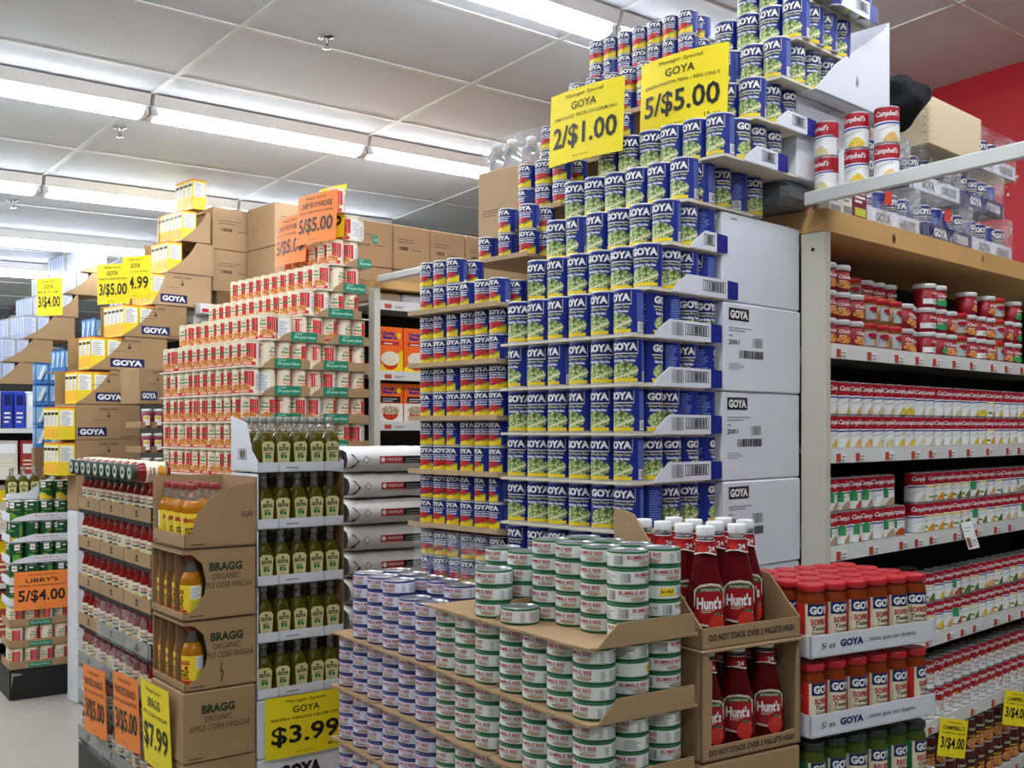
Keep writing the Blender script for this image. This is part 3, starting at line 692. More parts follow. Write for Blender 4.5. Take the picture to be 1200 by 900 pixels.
# big box behind the tower with wrapped bottles on it
def plainart(w, h):
    def f(m):
        a = Art(m, fx(0, .0)); a.lines(-w * .9, h * .42, -w * .45, h * .52, 3, INK, .0004, .25); a.lines(-w * .4, h * .4, -w * .15, h * .45, 1, INK, .0004, .3)
    return f
for q in range(6): thing(('cardboard_case', case_mesh(.26, .24, .345, CARD)), P.w(.36, .71, .002 + .348 * q), P.al, 'brown case hidden inside the tomato tower', 'case', 'cases inside the tomato tower')
thing(('cardboard_case', case_mesh(.28, .235, .26, CARD2, plainart(.235, .26))), P.w(.35, .71, 2.092), P.al, 'large brown case behind the tomato tower with wrapped bottles on top', 'case')
CLB = M('clear_plastic', '#eef2f4', .08, trans=.85, ior=1.2)
for q, (b, a) in enumerate(((.40, .90), (.40, .83), (.42, .76), (.5, .88), (.5, .8), (.56, .73))):
    m = MB(); m.lathe([(.026, 0), (.031, .005), (.031, .055), (.02, .075), (.013, .082)], CLB, 16); c_ = MB(); c_.lathe([(.018, .081), (.018, .096), (.016, .098)], WHITE, 16)
    thing(('small_bottle', m.mesh('small_bottle'), [('cap', c_.mesh('small_cap'))]), P.w(b, a, 2.354), 0, f'small clear bottle under film on the large brown case, {nth(q + 1)} counted along the pack', 'bottle', 'wrapped bottles on the brown case')
thing(('plastic_wrap', film_box(.36, .69, 0, .60, .94, .105, FILM, 8, .006, 5).mesh('plastic_wrap')), P.w(0, 0, 2.354), P.al, 'clear film over the small bottles on the large brown case', 'plastic wrap')

# ================================================================== TUNA STACK
T = Fr(.163, 2.12, 34.5)
TAW = [.087 * i + (.012 if i > 3 else 0) + (.014 if i > 6 else 0) for i in range(13)]
CW = .0355
def tuna_put(b, a, z, kind, face, lab):
    pr = TUP if kind == 'p' else (TUGD if rnd.random() < .3 and face == 'R' else TUG)
    put(T, pr, b, a, z, face, lab, 'can', 'lilac tuna cans' if kind == 'p' else 'green rimmed tuna cans', 12 if face == 'L' else 10, 9 if face == 'L' else 70)
ZT = [1.076 - .148 * k for k in range(5)]
def tray_t(z, i0, i1, b1, lab, flap, fl=.2):
    m = MB(); a0, a1 = TAW[i0] - .05, TAW[i1] + .045
    r = random.Random(i0 + int(z * 100)); n = 10
    pts = [(-.05 - r.uniform(0, .008), a0 + (a1 - a0) * k / n) for k in range(n + 1)]
    m.prism([(-p[0], p[1]) for p in pts] + [(-b1, a1), (-b1, a0)], flat((0, 0, 0), (-1, 0, 0), (0, 1, 0), (0, 0, 1)) if 0 else (lambda u, v, e: (-u, v, e)), .005, CARD) if 0 else None
    vs = pts + [(b1, a1), (b1, a0)]
    m.add([(x, y, 0) for x, y in vs] + [(x, y, -.005) for x, y in vs], [tuple(range(len(vs)))[::-1], tuple(range(len(vs), 2 * len(vs)))] + [(k, (k + 1) % len(vs), len(vs) + (k + 1) % len(vs), len(vs) + k) for k in range(len(vs))], CARD)
    kids = []
    if flap:
        g = MB(); g.prism([(-.035, -.004), (fl, -.004), (fl, .042), (.02, .042)], fy(a0 - .001), .003, CARD); kids.append(('flap', g.mesh('tuna_tray_flap')))
    thing(('can_tray', m.mesh('tuna_tray'), kids), T.w(0, 0, z), T.al, lab, 'tray', 'cardboard trays of the tuna stack')
for k in range(5):
    tn = ('top', 'second', 'third', 'fourth', 'fifth')[k]
    if k < 4:
        tray_t(ZT[k], 0, 3, .235, f'brown tuna tray at the front corner of the green stack, {tn} level', True, .225)
        tray_t(ZT[k], 4, 6, .2, f'brown tuna tray in the left half of the green stack, {tn} level', True, .13)
    if k > 0:
        tray_t(ZT[k], 7, 9, .2, f'brown tray of lilac tuna beside the green tuna, {tn} level', True, .1)
        tray_t(ZT[k], 10, 12, .2, f'brown tray of lilac tuna at the far left end, {tn} level', True, .06)
for k in range(1, 5):                               # layers of four cans standing on each tray
    for h in range(4):
        row = f'row {h + 1} of the {nth(k)} full layer'
        for i in range(13):
            kind = 'p' if i > 6 else 'g'
            if kind == 'g' and k == 4: continue
            if kind == 'p' and k == 1: continue
            tuna_put(0, TAW[i], ZT[k] + CW * h, kind, 'L', f'{"lilac" if kind == "p" else "green rimmed"} tuna can, {"corner column" if i == 0 else nth(i + 1) + " column leftward"}, {("lowest", "second", "third", "top")[h]} can of full layer {nth(k)} down')
        if k < 4:
            for j in (1, 2):
                tuna_put(.088 * j, 0, ZT[k] + CW * h, 'g', 'R', f'green rimmed tuna can, {nth(j)} column rightward, {("lowest", "second", "third", "top")[h]} can of full layer {nth(k)} down')
# loose stacks on the upper trays: (b, a, base level, count, kind, place)
LO = [(.088, 0, 0, 5, 'g', 'corner stack on the top tray'), (.088, TAW[1], 0, 5, 'g', 'second stack on the top tray'), (.088, TAW[2], 0, 5, 'g', 'third stack on the top tray'), (.088, TAW[3], 0, 5, 'g', 'fourth stack on the top tray'),
      (.176, 0, 0, 5, 'g', 'stack right of the corner stack'), (.178, TAW[1], 0, 5, 'g', 'stack behind the second stack'), (.178, TAW[2], 0, 5, 'g', 'stack behind the third stack'), (.176, TAW[3], 0, 5, 'g', 'stack behind the fourth stack'),
      (0, TAW[3] - .004, 0, 1, 'g', 'single can alone in front on the top tray'), (0, TAW[4], 0, 3, 'g', 'low stack at the left tray edge'), (.088, TAW[4], 0, 4, 'g', 'stack behind the low left stack'),
      (.088, TAW[5] + .005, 0, 4, 'g', 'back stack by the tower'), (.16, TAW[5] + .055, 0, 1, 'g', 'single back can between green and lilac'),
      (0, TAW[7], 1, 4, 'p', 'first lilac stack by the green'), (0, TAW[8], 1, 4, 'p', 'second lilac stack by the green'), (0, TAW[9], 1, 5, 'p', 'third lilac stack'), (0, TAW[10], 1, 5, 'p', 'fourth lilac stack'), (0, TAW[11], 1, 5, 'p', 'fifth lilac stack'),
      (.088, TAW[7] + .01, 1, 5, 'p', 'first rear lilac stack'), (.088, TAW[8] + .01, 1, 5, 'p', 'second rear lilac stack'), (.088, TAW[9], 1, 5, 'p', 'third rear lilac stack'), (.088, TAW[10], 1, 5, 'p', 'fourth rear lilac stack'), (.088, TAW[11], 1, 5, 'p', 'fifth rear lilac stack'),
      (.177, TAW[7] - .005, 1, 5, 'p', 'rearmost lilac stack')]
for b, a, lv, n, kind, nm in LO:
    for h in range(n):
        pos = 'only can' if n == 1 else 'top can' if h == n - 1 else 'lowest can' if h == 0 else nth(h + 1) + ' can up'
        tuna_put(b, a, ZT[lv] + CW * h, kind, 'R' if nm.startswith(('corner', 'stack right')) else 'L', f'{"lilac" if kind == "p" else "green rimmed"} tuna can, {pos}, {nm}')
for q, (b0, a0, b1, a1, zt) in enumerate(((-.04, -.04, .21, .555, ZT[3]), (-.04, .575, .17, 1.17, ZT[4]))):
    h = (zt - .012) / 3
    for k in range(3): thing(('cardboard_case', case_mesh(b1 - b0, a1 - a0, h - .003, CARD)), T.w(b0, a0, .002 + h * k), T.al, 'closed brown case under the tuna trays', 'case', 'closed cases under the tuna')

# ================================================================== KETCHUP BOXES
H = Fr(.3945, 2.22, 32)
WH, DH, HB = .292, .298, .2345
def ket_case(open_top):
    m = MB(); t = .004; f = fy(0)
    m.box(0, 0, 0, WH, DH, t, CARD)
    if open_top:
        m.prism([(0, 0), (WH, 0), (WH, .045), (0, .045)], f, t, CARD)
        m.box(0, DH - t, 0, WH, DH, .16, CARD)
        fl = flat((0, DH, 0), (0, -1, 0), (0, 0, 1), (-1, 0, 0)); m.prism([(0, 0), (DH, 0), (DH, .045), (DH - .11, .15), (.07, .27), (0, .28)], fl, t, CARD)
        fr_ = flat((WH, 0, 0), (0, 1, 0), (0, 0, 1), (1, 0, 0)); m.prism([(0, 0), (DH, 0), (DH, .16), (.09, .13), (.03, .07), (0, .045)], fr_, t, CARD)
        Art(m, f).text('DO NOT STACK OVER 2 PALLETS HIGH', WH * .5, .024, WH * .86, .014, INK, bold=.03)
    else:
        fl = flat((0, DH, 0), (0, -1, 0), (0, 0, 1), (-1, 0, 0)); m.prism([(0, 0), (DH, 0), (DH, HB - .004), (0, HB - .004)], fl, t, CARD)
        m.box(WH - t, 0, 0, WH, DH, HB - .004, CARD); m.box(0, DH - t, 0, WH, DH, HB - .004, CARD); m.box(0, 0, HB - .008, WH, DH, HB - .004, CARD)
        m.prism([(0, 0), (WH, 0), (WH, .034), (.24, .03), (.05, .03), (0, .034)], f, t, CARD); m.prism([(0, .03), (.028, .034), (.03, HB - .03), (.012, HB - .004), (0, HB - .004)], f, t, CARD)
        m.prism([(WH - .016, .03), (WH, .034), (WH, HB - .004), (WH - .012, HB - .03)], f, t, CARD)
        m.box(-.006, -.006, HB - .0045, WH + .006, DH, HB - .0005, CARD2)
        Art(m, f).text('DO NOT STACK OVER 2 PALLETS HIGH', WH * .5, .017, WH * .86, .013, INK, bold=.03)
    return ('ketchup_case', m.mesh('ketchup_case'))
HZS = [1.0365, 1.0365 - HB, 1.0365 - 2 * HB]
thing(ket_case(True), H.w(0, 0, HZS[0]), H.al, 'top cardboard case with low cut front holding ketchup bottles', 'case')
thing(ket_case(False), H.w(0, 0, HZS[1]), H.al, 'second cardboard case with open window showing three ketchup bottles', 'case')
for k in range(2): thing(('cardboard_case', case_mesh(WH, DH, (HZS[1] - .006) / 2 - .002, CARD)), H.w(0, 0, .002 + (HZS[1] - .004) / 2 * k), H.al, 'closed brown case under the ketchup', 'case', 'closed cases under the ketchup')
for r_, cols in enumerate(((0, 1), (0, 1, 2), (0, 1, 2), (0, 1))):
    for c_ in cols:
        put(H, KTB, .054 + .092 * c_, .048 + .07 * r_, HZS[0] + .004, 'R', f'red ketchup bottle with white cap, {nth(c_ + 1)} from left, {"front" if r_ == 0 else nth(r_ + 1)} row, open top case', 'bottle', 'ketchup bottles', 25, 5)
for r_ in range(2):
    for c_ in range(3):
        put(H, KTB, .058 + .088 * c_, .05 + .07 * r_, HZS[1] + .004, 'R', f'red ketchup bottle, {nth(c_ + 1)} from left in {"front" if r_ == 0 else "back"} row of the windowed lower case', 'bottle', 'ketchup bottles', 25, 5).scale = (.95, .95, .9)

# ================================================================== SOFRITO TRAYS
S = Fr(.664, 2.37, 30)
SW, SD = .415, .30
def sof_tray(n):
    m = MB(); f = fy(0); m.box(0, 0, 0, SW, SD, .003, WCARD); m.prism([(0, 0), (SW, 0), (SW, .05), (0, .05)], f, .003, WCARD)
    m.box(0, SD - .003, 0, SW, SD, .05, WCARD); m.box(0, 0, 0, .003, SD, .05, WCARD); m.box(SW - .003, 0, 0, SW, SD, .05, WCARD)
    a = Art(m, f); a.text('Si es', SW * .13, .026, .045, .014, INK, bold=0, shear=.2); a.text('GOYA', SW * .31, .027, .075, .017, GONAVY, bold=.05); a.text('...tiene que ser bueno', SW * .62, .026, .17, .015, INK, bold=0, shear=.2)
    return ('jar_tray', m.mesh('jar_tray'))
SZ = [.987, .809, .631]
for k in range(3):
    thing(sof_tray(k), S.w(0, 0, SZ[k]), S.al, ('topmost', 'middle', 'lowest')[k] + ' white cardboard tray of cooking sauce jars beside the ketchup', 'tray', 'white jar trays')
    pr, kd = (SOF, 'red lidded sofrito jar') if k < 2 else (REC, 'green recaito jar')
    for r_ in range(4 if k == 0 else 2):
        for c_ in range(6):
            put(S, pr, .038 + .068 * c_, .038 + .072 * r_, SZ[k] + .003, 'R', f'{kd}, {nth(c_ + 1)} from left, {"front" if r_ == 0 else nth(r_ + 1)} row, {("topmost", "middle", "lowest")[k]} tray', 'jar', 'sofrito and recaito jars', -12, 8)
        if k == 2: pass
for k in range(2): thing(('white_case', case_mesh(SW, SD, .31, WCARD)), S.w(0, 0, .002 + .313 * k), S.al, 'white case under the jar trays', 'case', 'white cases under the jar trays')
# ================================================================== SOUP SHELVES (right)
g0 = P.w(.735, -.121)
D = Fr(g0[0], g0[1], 44)
GL, GDp = 2.6, .46
SZT = [1.7435, 1.4385, 1.153, .817, .526, .245]
KICK = M('kick_plate', '#55504a', .6)
UPR = M('upright_enamel', '#d3d0bd', .45)
WOODB = M('pine_board', '#cfa467', .6, noise=.18, scale=5)
KNOT = M('pine_knot', '#8a5a2c', .6)
def shelf_part(i, z):
    s = MB(); s.box(.03, 0, z - .012, GL, GDp, z, SHELF)
    rl = MB(); rl.prism([(-.008, -.040), (.0, -.040), (.0, .004), (-.004, .004)], lambda u, v, e, z=z: (GL + e, u, z + v), GL - .03, SHELF)
    r = random.Random(i); u = .045; tags = []
    RT = M('shelf_tag_red', '#c9452f', .5)
    while u < GL - .12:
        t = MB(); f = fy(-.0064, 0, z); t.prism([(u, -.036), (u + .062, -.036), (u + .062, -.012), (u, -.012)], flat((0, -.0095, z), (1, 0, 0), (0, 0, 1), (0, -1, 0)), .002, WHITE); a = Art(t, fy(-.0095, 0, z))
        a.rect(u, -.036, u + .026, -.012, LIME if i in (2, 3) and .25 < u < .4 else RT, .0005); a.lines(u + .03, -.033, u + .058, -.015, 2, GREYT, .0006, .4, i)
        tags.append(('shelf_tag', t.mesh('shelf_tag'))); u += r.uniform(.1, .2)
    return ('shelf', s.mesh('shelf'), [('price_rail', rl.mesh('price_rail'))] + tags)
up = MB(); up.rbox(0, 0, 0, .032, .08, 2.07, UPR, .003); up.rbox(0, GDp - .04, 0, .032, GDp, 2.07, UPR, .003); up.lathe([(.006, 0), (.006, .001)], BLACK, 8) if 0 else None
hole = MB(); hole.add([(-.0006, .04 + .006 * math.cos(a_ * PI / 4), 2.02 + .006 * math.sin(a_ * PI / 4)) for a_ in range(8)], [tuple(range(7, -1, -1))], BLACK)
ep = MB(); ep.box(GL, .02, 0, GL + .02, GDp + .02, 2.068, DARK)
bp = MB(); bp.box(0, GDp, 0, GL, GDp + .02, 2.068, DARK)
kk = MB(); kk.box(.03, .03, 0, GL, GDp, .12, KICK)
bd = MB(); bd.box(0, 0, 2.071, GL, GDp + .1, 2.136, WOODB); Art(bd, fy(0)).ell(.42, 2.098, .012, .016, KNOT, .0006, 8).ell(.42, 2.098, .006, .009, INK, .0009, 6).ell(1.1, 2.11, .01, .012, KNOT, .0006, 8)
thing(('shelving_unit', None, [('upright', up.mesh('upright')), ('bolt_hole', hole.mesh('bolt_hole')), ('back_panel', bp.mesh('back_panel')), ('end_panel', ep.mesh('end_panel')), ('kick_plate', kk.mesh('kick_plate')), ('top_board', bd.mesh('top_board'))] + [shelf_part(i, z) for i, z in enumerate(SZT)]),
      D.w(0, 0, 0), D.al, 'cream metal shelving unit with wooden top board holding red soup cans', 'shelving unit')
# tubs on the upper shelf
G_TUB = 'soup tubs on the upper shelf'
cols = [('chunky', 3), ('chunky', 3), ('chunky', 2), ('red', 2), ('red', 2), ('red', 2), ('chunky', 2), ('chunky', 2), ('split', 3), ('green', 3), ('chunky', 2), ('red', 2), ('chunky', 3), ('split', 2), ('chunky', 3), ('red', 3), ('chunky', 2), ('green', 3)]
lidn = {'chunky': 'maroon soup tub with white lid', 'red': 'tan soup tub with red lid', 'split': 'red and white soup tub with white lid', 'green': 'maroon soup tub with green band'}
for i, (kd, n) in enumerate(cols):
    for h in range(n):
        put(D, TUBS[kd], .076 + .083 * i, .05 + (.03 if i in (7,) else 0), SZT[0] + .0815 * h, 'R', f'{lidn[kd]}, {nth(i + 1)} column from the upright, {("bottom", "middle", "top")[h]} one', 'tub', G_TUB, 8, 12)
for i, h, kd in ((3, 2, 'red'), (4, 2, 'red'), (5, 2, 'chunky'), (6, 2, 'chunky'), (7, 2, 'chunky'), (2, 0, 'chunky'), (2, 1, 'red'), (3, 0, 'red'), (3, 1, 'red'), (4, 0, 'red'), (4, 1, 'red'), (5, 0, 'chunky'), (5, 1, 'chunky'), (6, 0, 'chunky'), (6, 1, 'chunky'), (7, 0, 'chunky'), (7, 1, 'chunky')):
    put(D, TUBS[kd], .10 + .083 * i, .16, SZT[0] + .0815 * h, 'R', f'{lidn[kd]} in the shaded second row, {nth(i + 1)} place, {("bottom", "middle", "top")[h]}', 'tub', G_TUB, 8, 20)
# soup rows
def soup_row(si, seq, y=.038, two=True, sp=.0715, sh='', m=12, s=14):
    for i, kd in enumerate(seq):
        if not kd: continue
        hs = (0, 1) if two else (0,)
        if kd.endswith('1'): kd = kd[:-1]; hs = (0,)
        for h in hs:
            put(D, SOUP[kd], .068 + sp * i, y, SZT[si] + .1005 * h, 'R', f'red and white {"tomato " if kd == "tomato" else ""}soup can, {nth(i + 1)} from the upright, {"lower" if h == 0 else "upper"} row, {sh}', 'can', 'red and white soup cans', m, s)
soup_row(1, ['noodle', 'noodle', 'chick', 'chick', 'cream', 'cream', 'noodle', 'noodle', 'potato', 'potato', 'cream', 'potato', 'cream', 'potato', 'noodle', 'noodle', 'cheddar', 'noodle', 'noodle'] + ['cream', 'noodle', 'chick', 'veg'] * 2 + ['potato', 'noodle', 'veg'], sh='second shelf down')
soup_row(2, ['mush', 'mush', 'minestra', 'mush', 'potato', 'mush', 'minestra1', None, 'potato', 'cheddar', 'cheddar', 'cheddar', 'veg', 'veg', 'minestra', 'veg', 'chick', 'veg', 'chick'] + ['cream', 'mush', 'chick', 'veg'] * 2 + ['mush', 'veg', 'chick'], sh='third shelf down')
soup_row(3, ['minestra', 'noodle', 'minestra', 'chick', 'noodle', 'minestra1', 'cheddar1', 'veg1', 'veg', 'veg', 'noodle', 'chick', 'minestra', 'veg', 'veg', 'noodle', 'chick', 'veg'] + ['cream', 'veg', 'chick', 'noodle'] * 2 + ['veg', 'chick', 'cream'], sh='fourth shelf down')
soup_row(3, [None, None, None, None, None, 'cream', 'cream', None, 'veg', 'veg', 'noodle'], y=.13, sh='fourth shelf down, behind')
soup_row(4, ['tomato'] * 29, sh='fifth shelf down')
CH2 = M('cocoa_label', '#5c1a16', .4)
def a_chunky(a):
    a.rect(-.104, .003, .104, .097, CH2, .0002, 24); a.ell(0, .074, .032, .014, M('dark_oval', '#2a1512', .4), .0005, 10); a.text('Chunky', 0, .073, .05, .013, CREAM, bold=.04, e=.0011); a.ell(0, .025, .032, .02, FOOD, .0006, 10); a.lines(-.024, .048, .024, .056, 1, YEL, .0007, .5)
CHK = can('soup_can', .0375, .112, CH2, a_chunky, n=20)
for i in range(20):
    for h in range(2):
        put(D, CHK, .075 + .08 * i, .042, SZT[5] + .112 * h, 'R', f'dark brown stew can, {nth(i + 1)} from the upright, {"lower" if h == 0 else "upper"} row, lowest shelf', 'can', 'dark stew cans on the lowest shelf', 12, 10)
# yellow shelf tags hanging from the fifth rail
sg = sign(SIGNY, .1, .125, 'Manager Special', "CAMPBELL'S", 'TOMATO SOUP', '3/$4.00', bow=.003)
for px, nm in ((1104, 'left'), (1179, 'middle'), (1212, 'right')):
    b = D.b_at(px, -.014)
    thing(sg, D.w(b, -.05, SZT[4] - .056), D.al - .62, f'small yellow price tag reading 3/$4.00 on the soup shelf, {nm} one', 'price tag', rx=math.radians(-4), ry=math.radians(9))
m = MB(); f = fy(0); m.prism([(-.045, -.05), (.045, -.05), (.045, .045), (-.045, .045)], f, .001, WHITE); Art(m, f).rect(-.04, -.045, -.01, -.01, M('portrait_brown', '#8a5540', .6)).lines(-.005, -.04, .04, -.015, 3, GREYT, .0006, .4).lines(-.03, .01, .03, .035, 2, M('pale_print', '#c8c8cc', .6), .0006, .4)
thing(('shelf_card', m.mesh('shelf_card')), D.w(D.b_at(1136, -.02), -.022, SZT[2] - .022), D.al, 'white paper card folded over the third soup shelf edge', 'shelf card', rx=math.radians(-18))
# long white shelf bar lying across the corner, towards the viewer
bx, by = .8418, 3.05
bd_ = Vector((.552, -.834)); bn = Vector((.834, .552))
ba = math.atan2(bd_.y, bd_.x)
def onbar(s, n_, z): return (bx + bd_.x * s + bn.x * n_, by + bd_.y * s + bn.y * n_, z)
m = MB(); m.rbox(0, 0, -.006, 1.15, .12, 0, SHELF, .002); lp = MB(); lp.rbox(0, -.012, -.036, 1.15, -.0005, .002, SHELF, .003)
thing(('shelf_board', m.mesh('shelf_plate'), [('front_lip', lp.mesh('shelf_lip'))]), onbar(0, 0, 2.1705), ba, 'long white metal shelf jutting out above the soup shelves at top right', 'shelf')
for s_, n_, kd, nm in ((.03, .05, 'cream', 'left'), (.135, .05, 'noodle', 'middle'), (.215, .075, 'chick', 'right')):
    for h in range(2):
        o = thing(SOUP[kd], onbar(s_, n_, 2.171 + .1005 * h), ba + math.radians(rnd.uniform(-10, 45)), f'red and white soup can on the jutting shelf, {nm} pile, {"bottom" if h == 0 else "top"}', 'can', 'soup cans on the jutting shelf')
bx_p = Vector(((1089 - 600) / FPX * 3.6, 3.6)); rel = bx_p - Vector((D.x, D.y)); bb = rel.x * D.B[0] + rel.y * D.B[1]; aa = rel.x * D.A[0] + rel.y * D.A[1]
wB = D.b_at(1150, aa) - bb; dB = D.a_at(1020, bb) - aa
# bundles on the wooden board
NAVYB = M('navy_tray', '#27356a', .5)
def packtray(w, d, h, mat):
    m = MB(); m.box(0, 0, 0, w, d, .004, mat); m.box(0, 0, 0, w, .004, h, mat); m.box(0, d - .004, 0, w, d, h, mat); m.box(0, 0, 0, .004, d, h, mat); m.box(w - .004, 0, 0, w, d, h, mat)
    return m
REDDOT = M('coral_sticker', '#f0503c', .5)
zb = 2.137
for q, (b, a, z, w, mat, nm) in enumerate(((.30, .03, zb, .36, WCARD, 'front bundle'), (.69, .02, zb, .36, NAVYB, 'middle bundle'), (1.08, .03, zb, .36, WCARD, 'right bundle'), (.27, .05, zb + .166, .36, NAVYB, 'upper left bundle'), (.66, .05, zb + .166, .36, WCARD, 'upper middle bundle'), (1.05, .05, zb + .166, .36, NAVYB, 'upper right bundle'), (bb + wB + .02, .06, zb + .332, .38, WCARD, 'topmost bundle'))):
    m = packtray(w, .24, .055, mat); a_ = Art(m, fy(0))
    a_.text('GOYA', w * .3, .028, .1, .03, WHITE if mat is NAVYB else GREYT, bold=.05); a_.bars(w * .6, .012, w * .92, .042, 20, GREYT if mat is WCARD else WHITE)
    thing(('can_tray', m.mesh('pack_tray')), D.w(b, a, z), D.al, f'{"white" if mat is WCARD else "navy"} cardboard can tray of the {nm} on the wooden board', 'tray', 'wrapped trays on the wooden board')
    for i in range(4):
        for j in range(2):
            put(D, PEA, b + .05 + .0855 * i, a + .048 + .08 * j, z + .0045, 'R', f'blue can in the {nm}, {nth(i + 1)} from left, {"front" if j == 0 else "back"} row, on the wooden board', 'can', 'blue cans in wrapped trays', 8, 50)
    fm = film_box(-.003, -.003, 0, w + .003, .243, .158, FILM, 9, .006, q); stk = MB(); stk.rbox(0, 0, 0, .045, .0012, .04, REDDOT, .0004)
    thing(('plastic_wrap', fm.mesh('plastic_wrap')), D.w(b, a, z + .0005), D.al, f'clear film around the {nm} of blue cans on the wooden board', 'plastic wrap')
    if q in (0, 1, 4, 6): thing(('price_sticker', stk.mesh('price_sticker')), D.w(b + w * .25 + .02 * q, a - .014, z + .07), D.al, f'coral price sticker on the {nm} above the soup shelves', 'sticker', rx=.1)
# odd packets at the board's left front
for q, (b, w, h, hx, nm) in enumerate(((.06, .07, .07, '#d9d9d4', 'white'), (.135, .06, .085, '#e8e0cf', 'cream'), (.2, .085, .10, '#7c2740', 'maroon'))):
    m = MB(); m.rbox(0, 0, 0, w, .06, h, M('packet_' + nm, hx, .5), .004); Art(m, fy(0)).rect(w * .1, h * .1, w * .9, h * .35, LIME if q == 2 else GREYT).lines(w * .1, h * .5, w * .9, h * .9, 3, WHITE if q == 2 else GREYT)
    thing(('packet', m.mesh('packet')), D.w(b, .02, zb), D.al, f'small {nm} packet on the left end of the wooden board', 'packet')
# beige box and black cloth
BEIGE = M('beige_box', '#d9c8a4', .75, noise=.06, scale=8)
m = MB(); m.rbox(0, 0, 0, wB, dB, .165, BEIGE, .003)
for (x, f) in ((.012, fy(0)), (wB - .012, fy(0))):
    a = Art(m, f)
    for k in range(6): a.rect(x - .004, .012 + .026 * k, x + .004, .016 + .026 * k, GREYT)
a = Art(m, fx(0))
for k in range(6): a.rect(-.02, .012 + .026 * k, -.012, .016 + .026 * k, GREYT)
thing(('beige_box', m.mesh('beige_box')), D.w(bb, aa, 2.463), D.al, 'plain beige box stapled at its corners, on the wrapped bundles at top right', 'box')
def cloth(seed, sx, sy, sz):
    r = random.Random(seed); bm = bmesh.new(); bmesh.ops.create_icosphere(bm, subdivisions=4, radius=1)
    for v in bm.verts:
        n = math.sin(v.co.x * 5 + 1) * math.cos(v.co.z * 6) * .07 + math.sin(v.co.y * 9 + v.co.z * 4) * .05
        v.co *= 1 + n; v.co.x *= sx; v.co.y *= sy; v.co.z *= sz
        if v.co.x > sx * .3: v.co.z = v.co.z * max(.25, 1 - (v.co.x / sx - .3) * 1.1) + sz * .55 * (v.co.x / sx - .3)
    me = bpy.data.meshes.new('black_cloth'); bm.to_mesh(me); bm.free()
    for p in me.polygons: p.use_smooth = True
    me.materials.append(M('black_fabric', '#101012', .95, bump=.4, scale=60)); return me
import bmesh
cp = atpx(1050, 122, 3.52)
thing(('black_cloth', cloth(1, .115, .10, .085)), cp, .25, 'bunched black cloth hanging on the left end of the beige box', 'cloth')
# ================================================================== LEFT STACK: jars, vinegar, olive oil
L = Fr(-1.016, 3.3, 37)
BH = [1.125, .903, .681, .459, .237, .016]
CWb, CDa = .238, .293
def bragg(kind):
    m = MB(); t = .004; h = .218; f = fy(0); sd = flat((CWb, 0, 0), (0, 1, 0), (0, 0, 1), (1, 0, 0)); lf = flat((0, CDa, 0), (0, -1, 0), (0, 0, 1), (-1, 0, 0)); fold = []
    if kind == 'closed':
        m.rbox(0, 0, 0, CWb, CDa, h, CARD, .003)
    else:
        m.box(0, 0, 0, CWb, CDa, t, CARD); m.box(0, CDa - t, 0, CWb, CDa, h, CARD); m.box(CWb - t, 0, 0, CWb, CDa, h, CARD)
        if kind == 'window':
            m.box(0, 0, h - t, CWb, CDa, h, CARD)
            m.prism([(0, 0), (CWb, 0), (CWb, h), (.0, h), (.0, h - .012), (.03, h - .016), (.062, h - .045), (.076, h * .5), (.068, .075), (.045, .04), (.02, .022), (0, .02)], f, t, CARD)
            m.prism([(0, 0), (CDa, 0), (CDa, .024), (0, .024)], lf, t, CARD); m.prism([(0, h - .014), (CDa, h - .014), (CDa, h), (0, h)], lf, t, CARD)
            for k in (1, 2, 3): m.box(.0, .0715 * k + .001, .004, CWb - .01, .0715 * k + .004, h - .02, CARDK)
            m.prism([(0, .02), (.008, .024), (.008, h - .014), (0, h - .012)], lf, t, CARD)
        else:
            cv = [(0, 0), (CWb, 0), (CWb, .2), (CWb - .012, .2)] + [(CWb - .012 - .2 * math.sin(k * PI / 14), .045 + .155 * math.cos(k * PI / 14)) for k in range(1, 8)] + [(0, .043)]
            m.prism(cv, f, t, CARD); m.prism([(0, 0), (CDa, 0), (CDa, .045), (0, .045)], lf, t, CARD)
            Art(m, fy(0)).text('EGAR', CWb - .032, .10, .04, .018, INK, bold=.01, shear=.1)
    if kind != 'open':
        a = Art(m, f); x0 = .10 if kind == 'window' else .02; mid = CWb * (.62 if kind == 'window' else .52)
        a.text('BRAGG', mid - .01, h * .74, .108, .028, M('deep_green_ink', '#2c3a24', .7), bold=.05); a.text('ORGANIC', mid - .01, h * .60, .09, .018, INK, bold=0, shear=.1)
        if kind == 'window': a.text('PLE CIDER VINEGAR', mid + .004, h * .475, .15, .018, INK, bold=0, shear=.1)
        else: a.text('APPLE CIDER VINEGAR', mid - .004, h * .475, .20, .018, INK, bold=0, shear=.1)
    Art(m, f).lines(.02, .010, .09, .015, 1, INK, .0005, .6); Art(m, lf).lines(.02, .008, .06, .014, 1, INK, .0005, .6)
    return ('vinegar_case', m.mesh('vinegar_case'))
names = ['top cardboard vinegar case with cut-away front, bottles standing free', 'second vinegar case with round window onto four bottles', 'third vinegar case with window and the digit five penned on it', 'fourth closed vinegar case with yellow price sign on its side', 'fifth closed vinegar case from the top', 'lowest closed vinegar case on the floor']
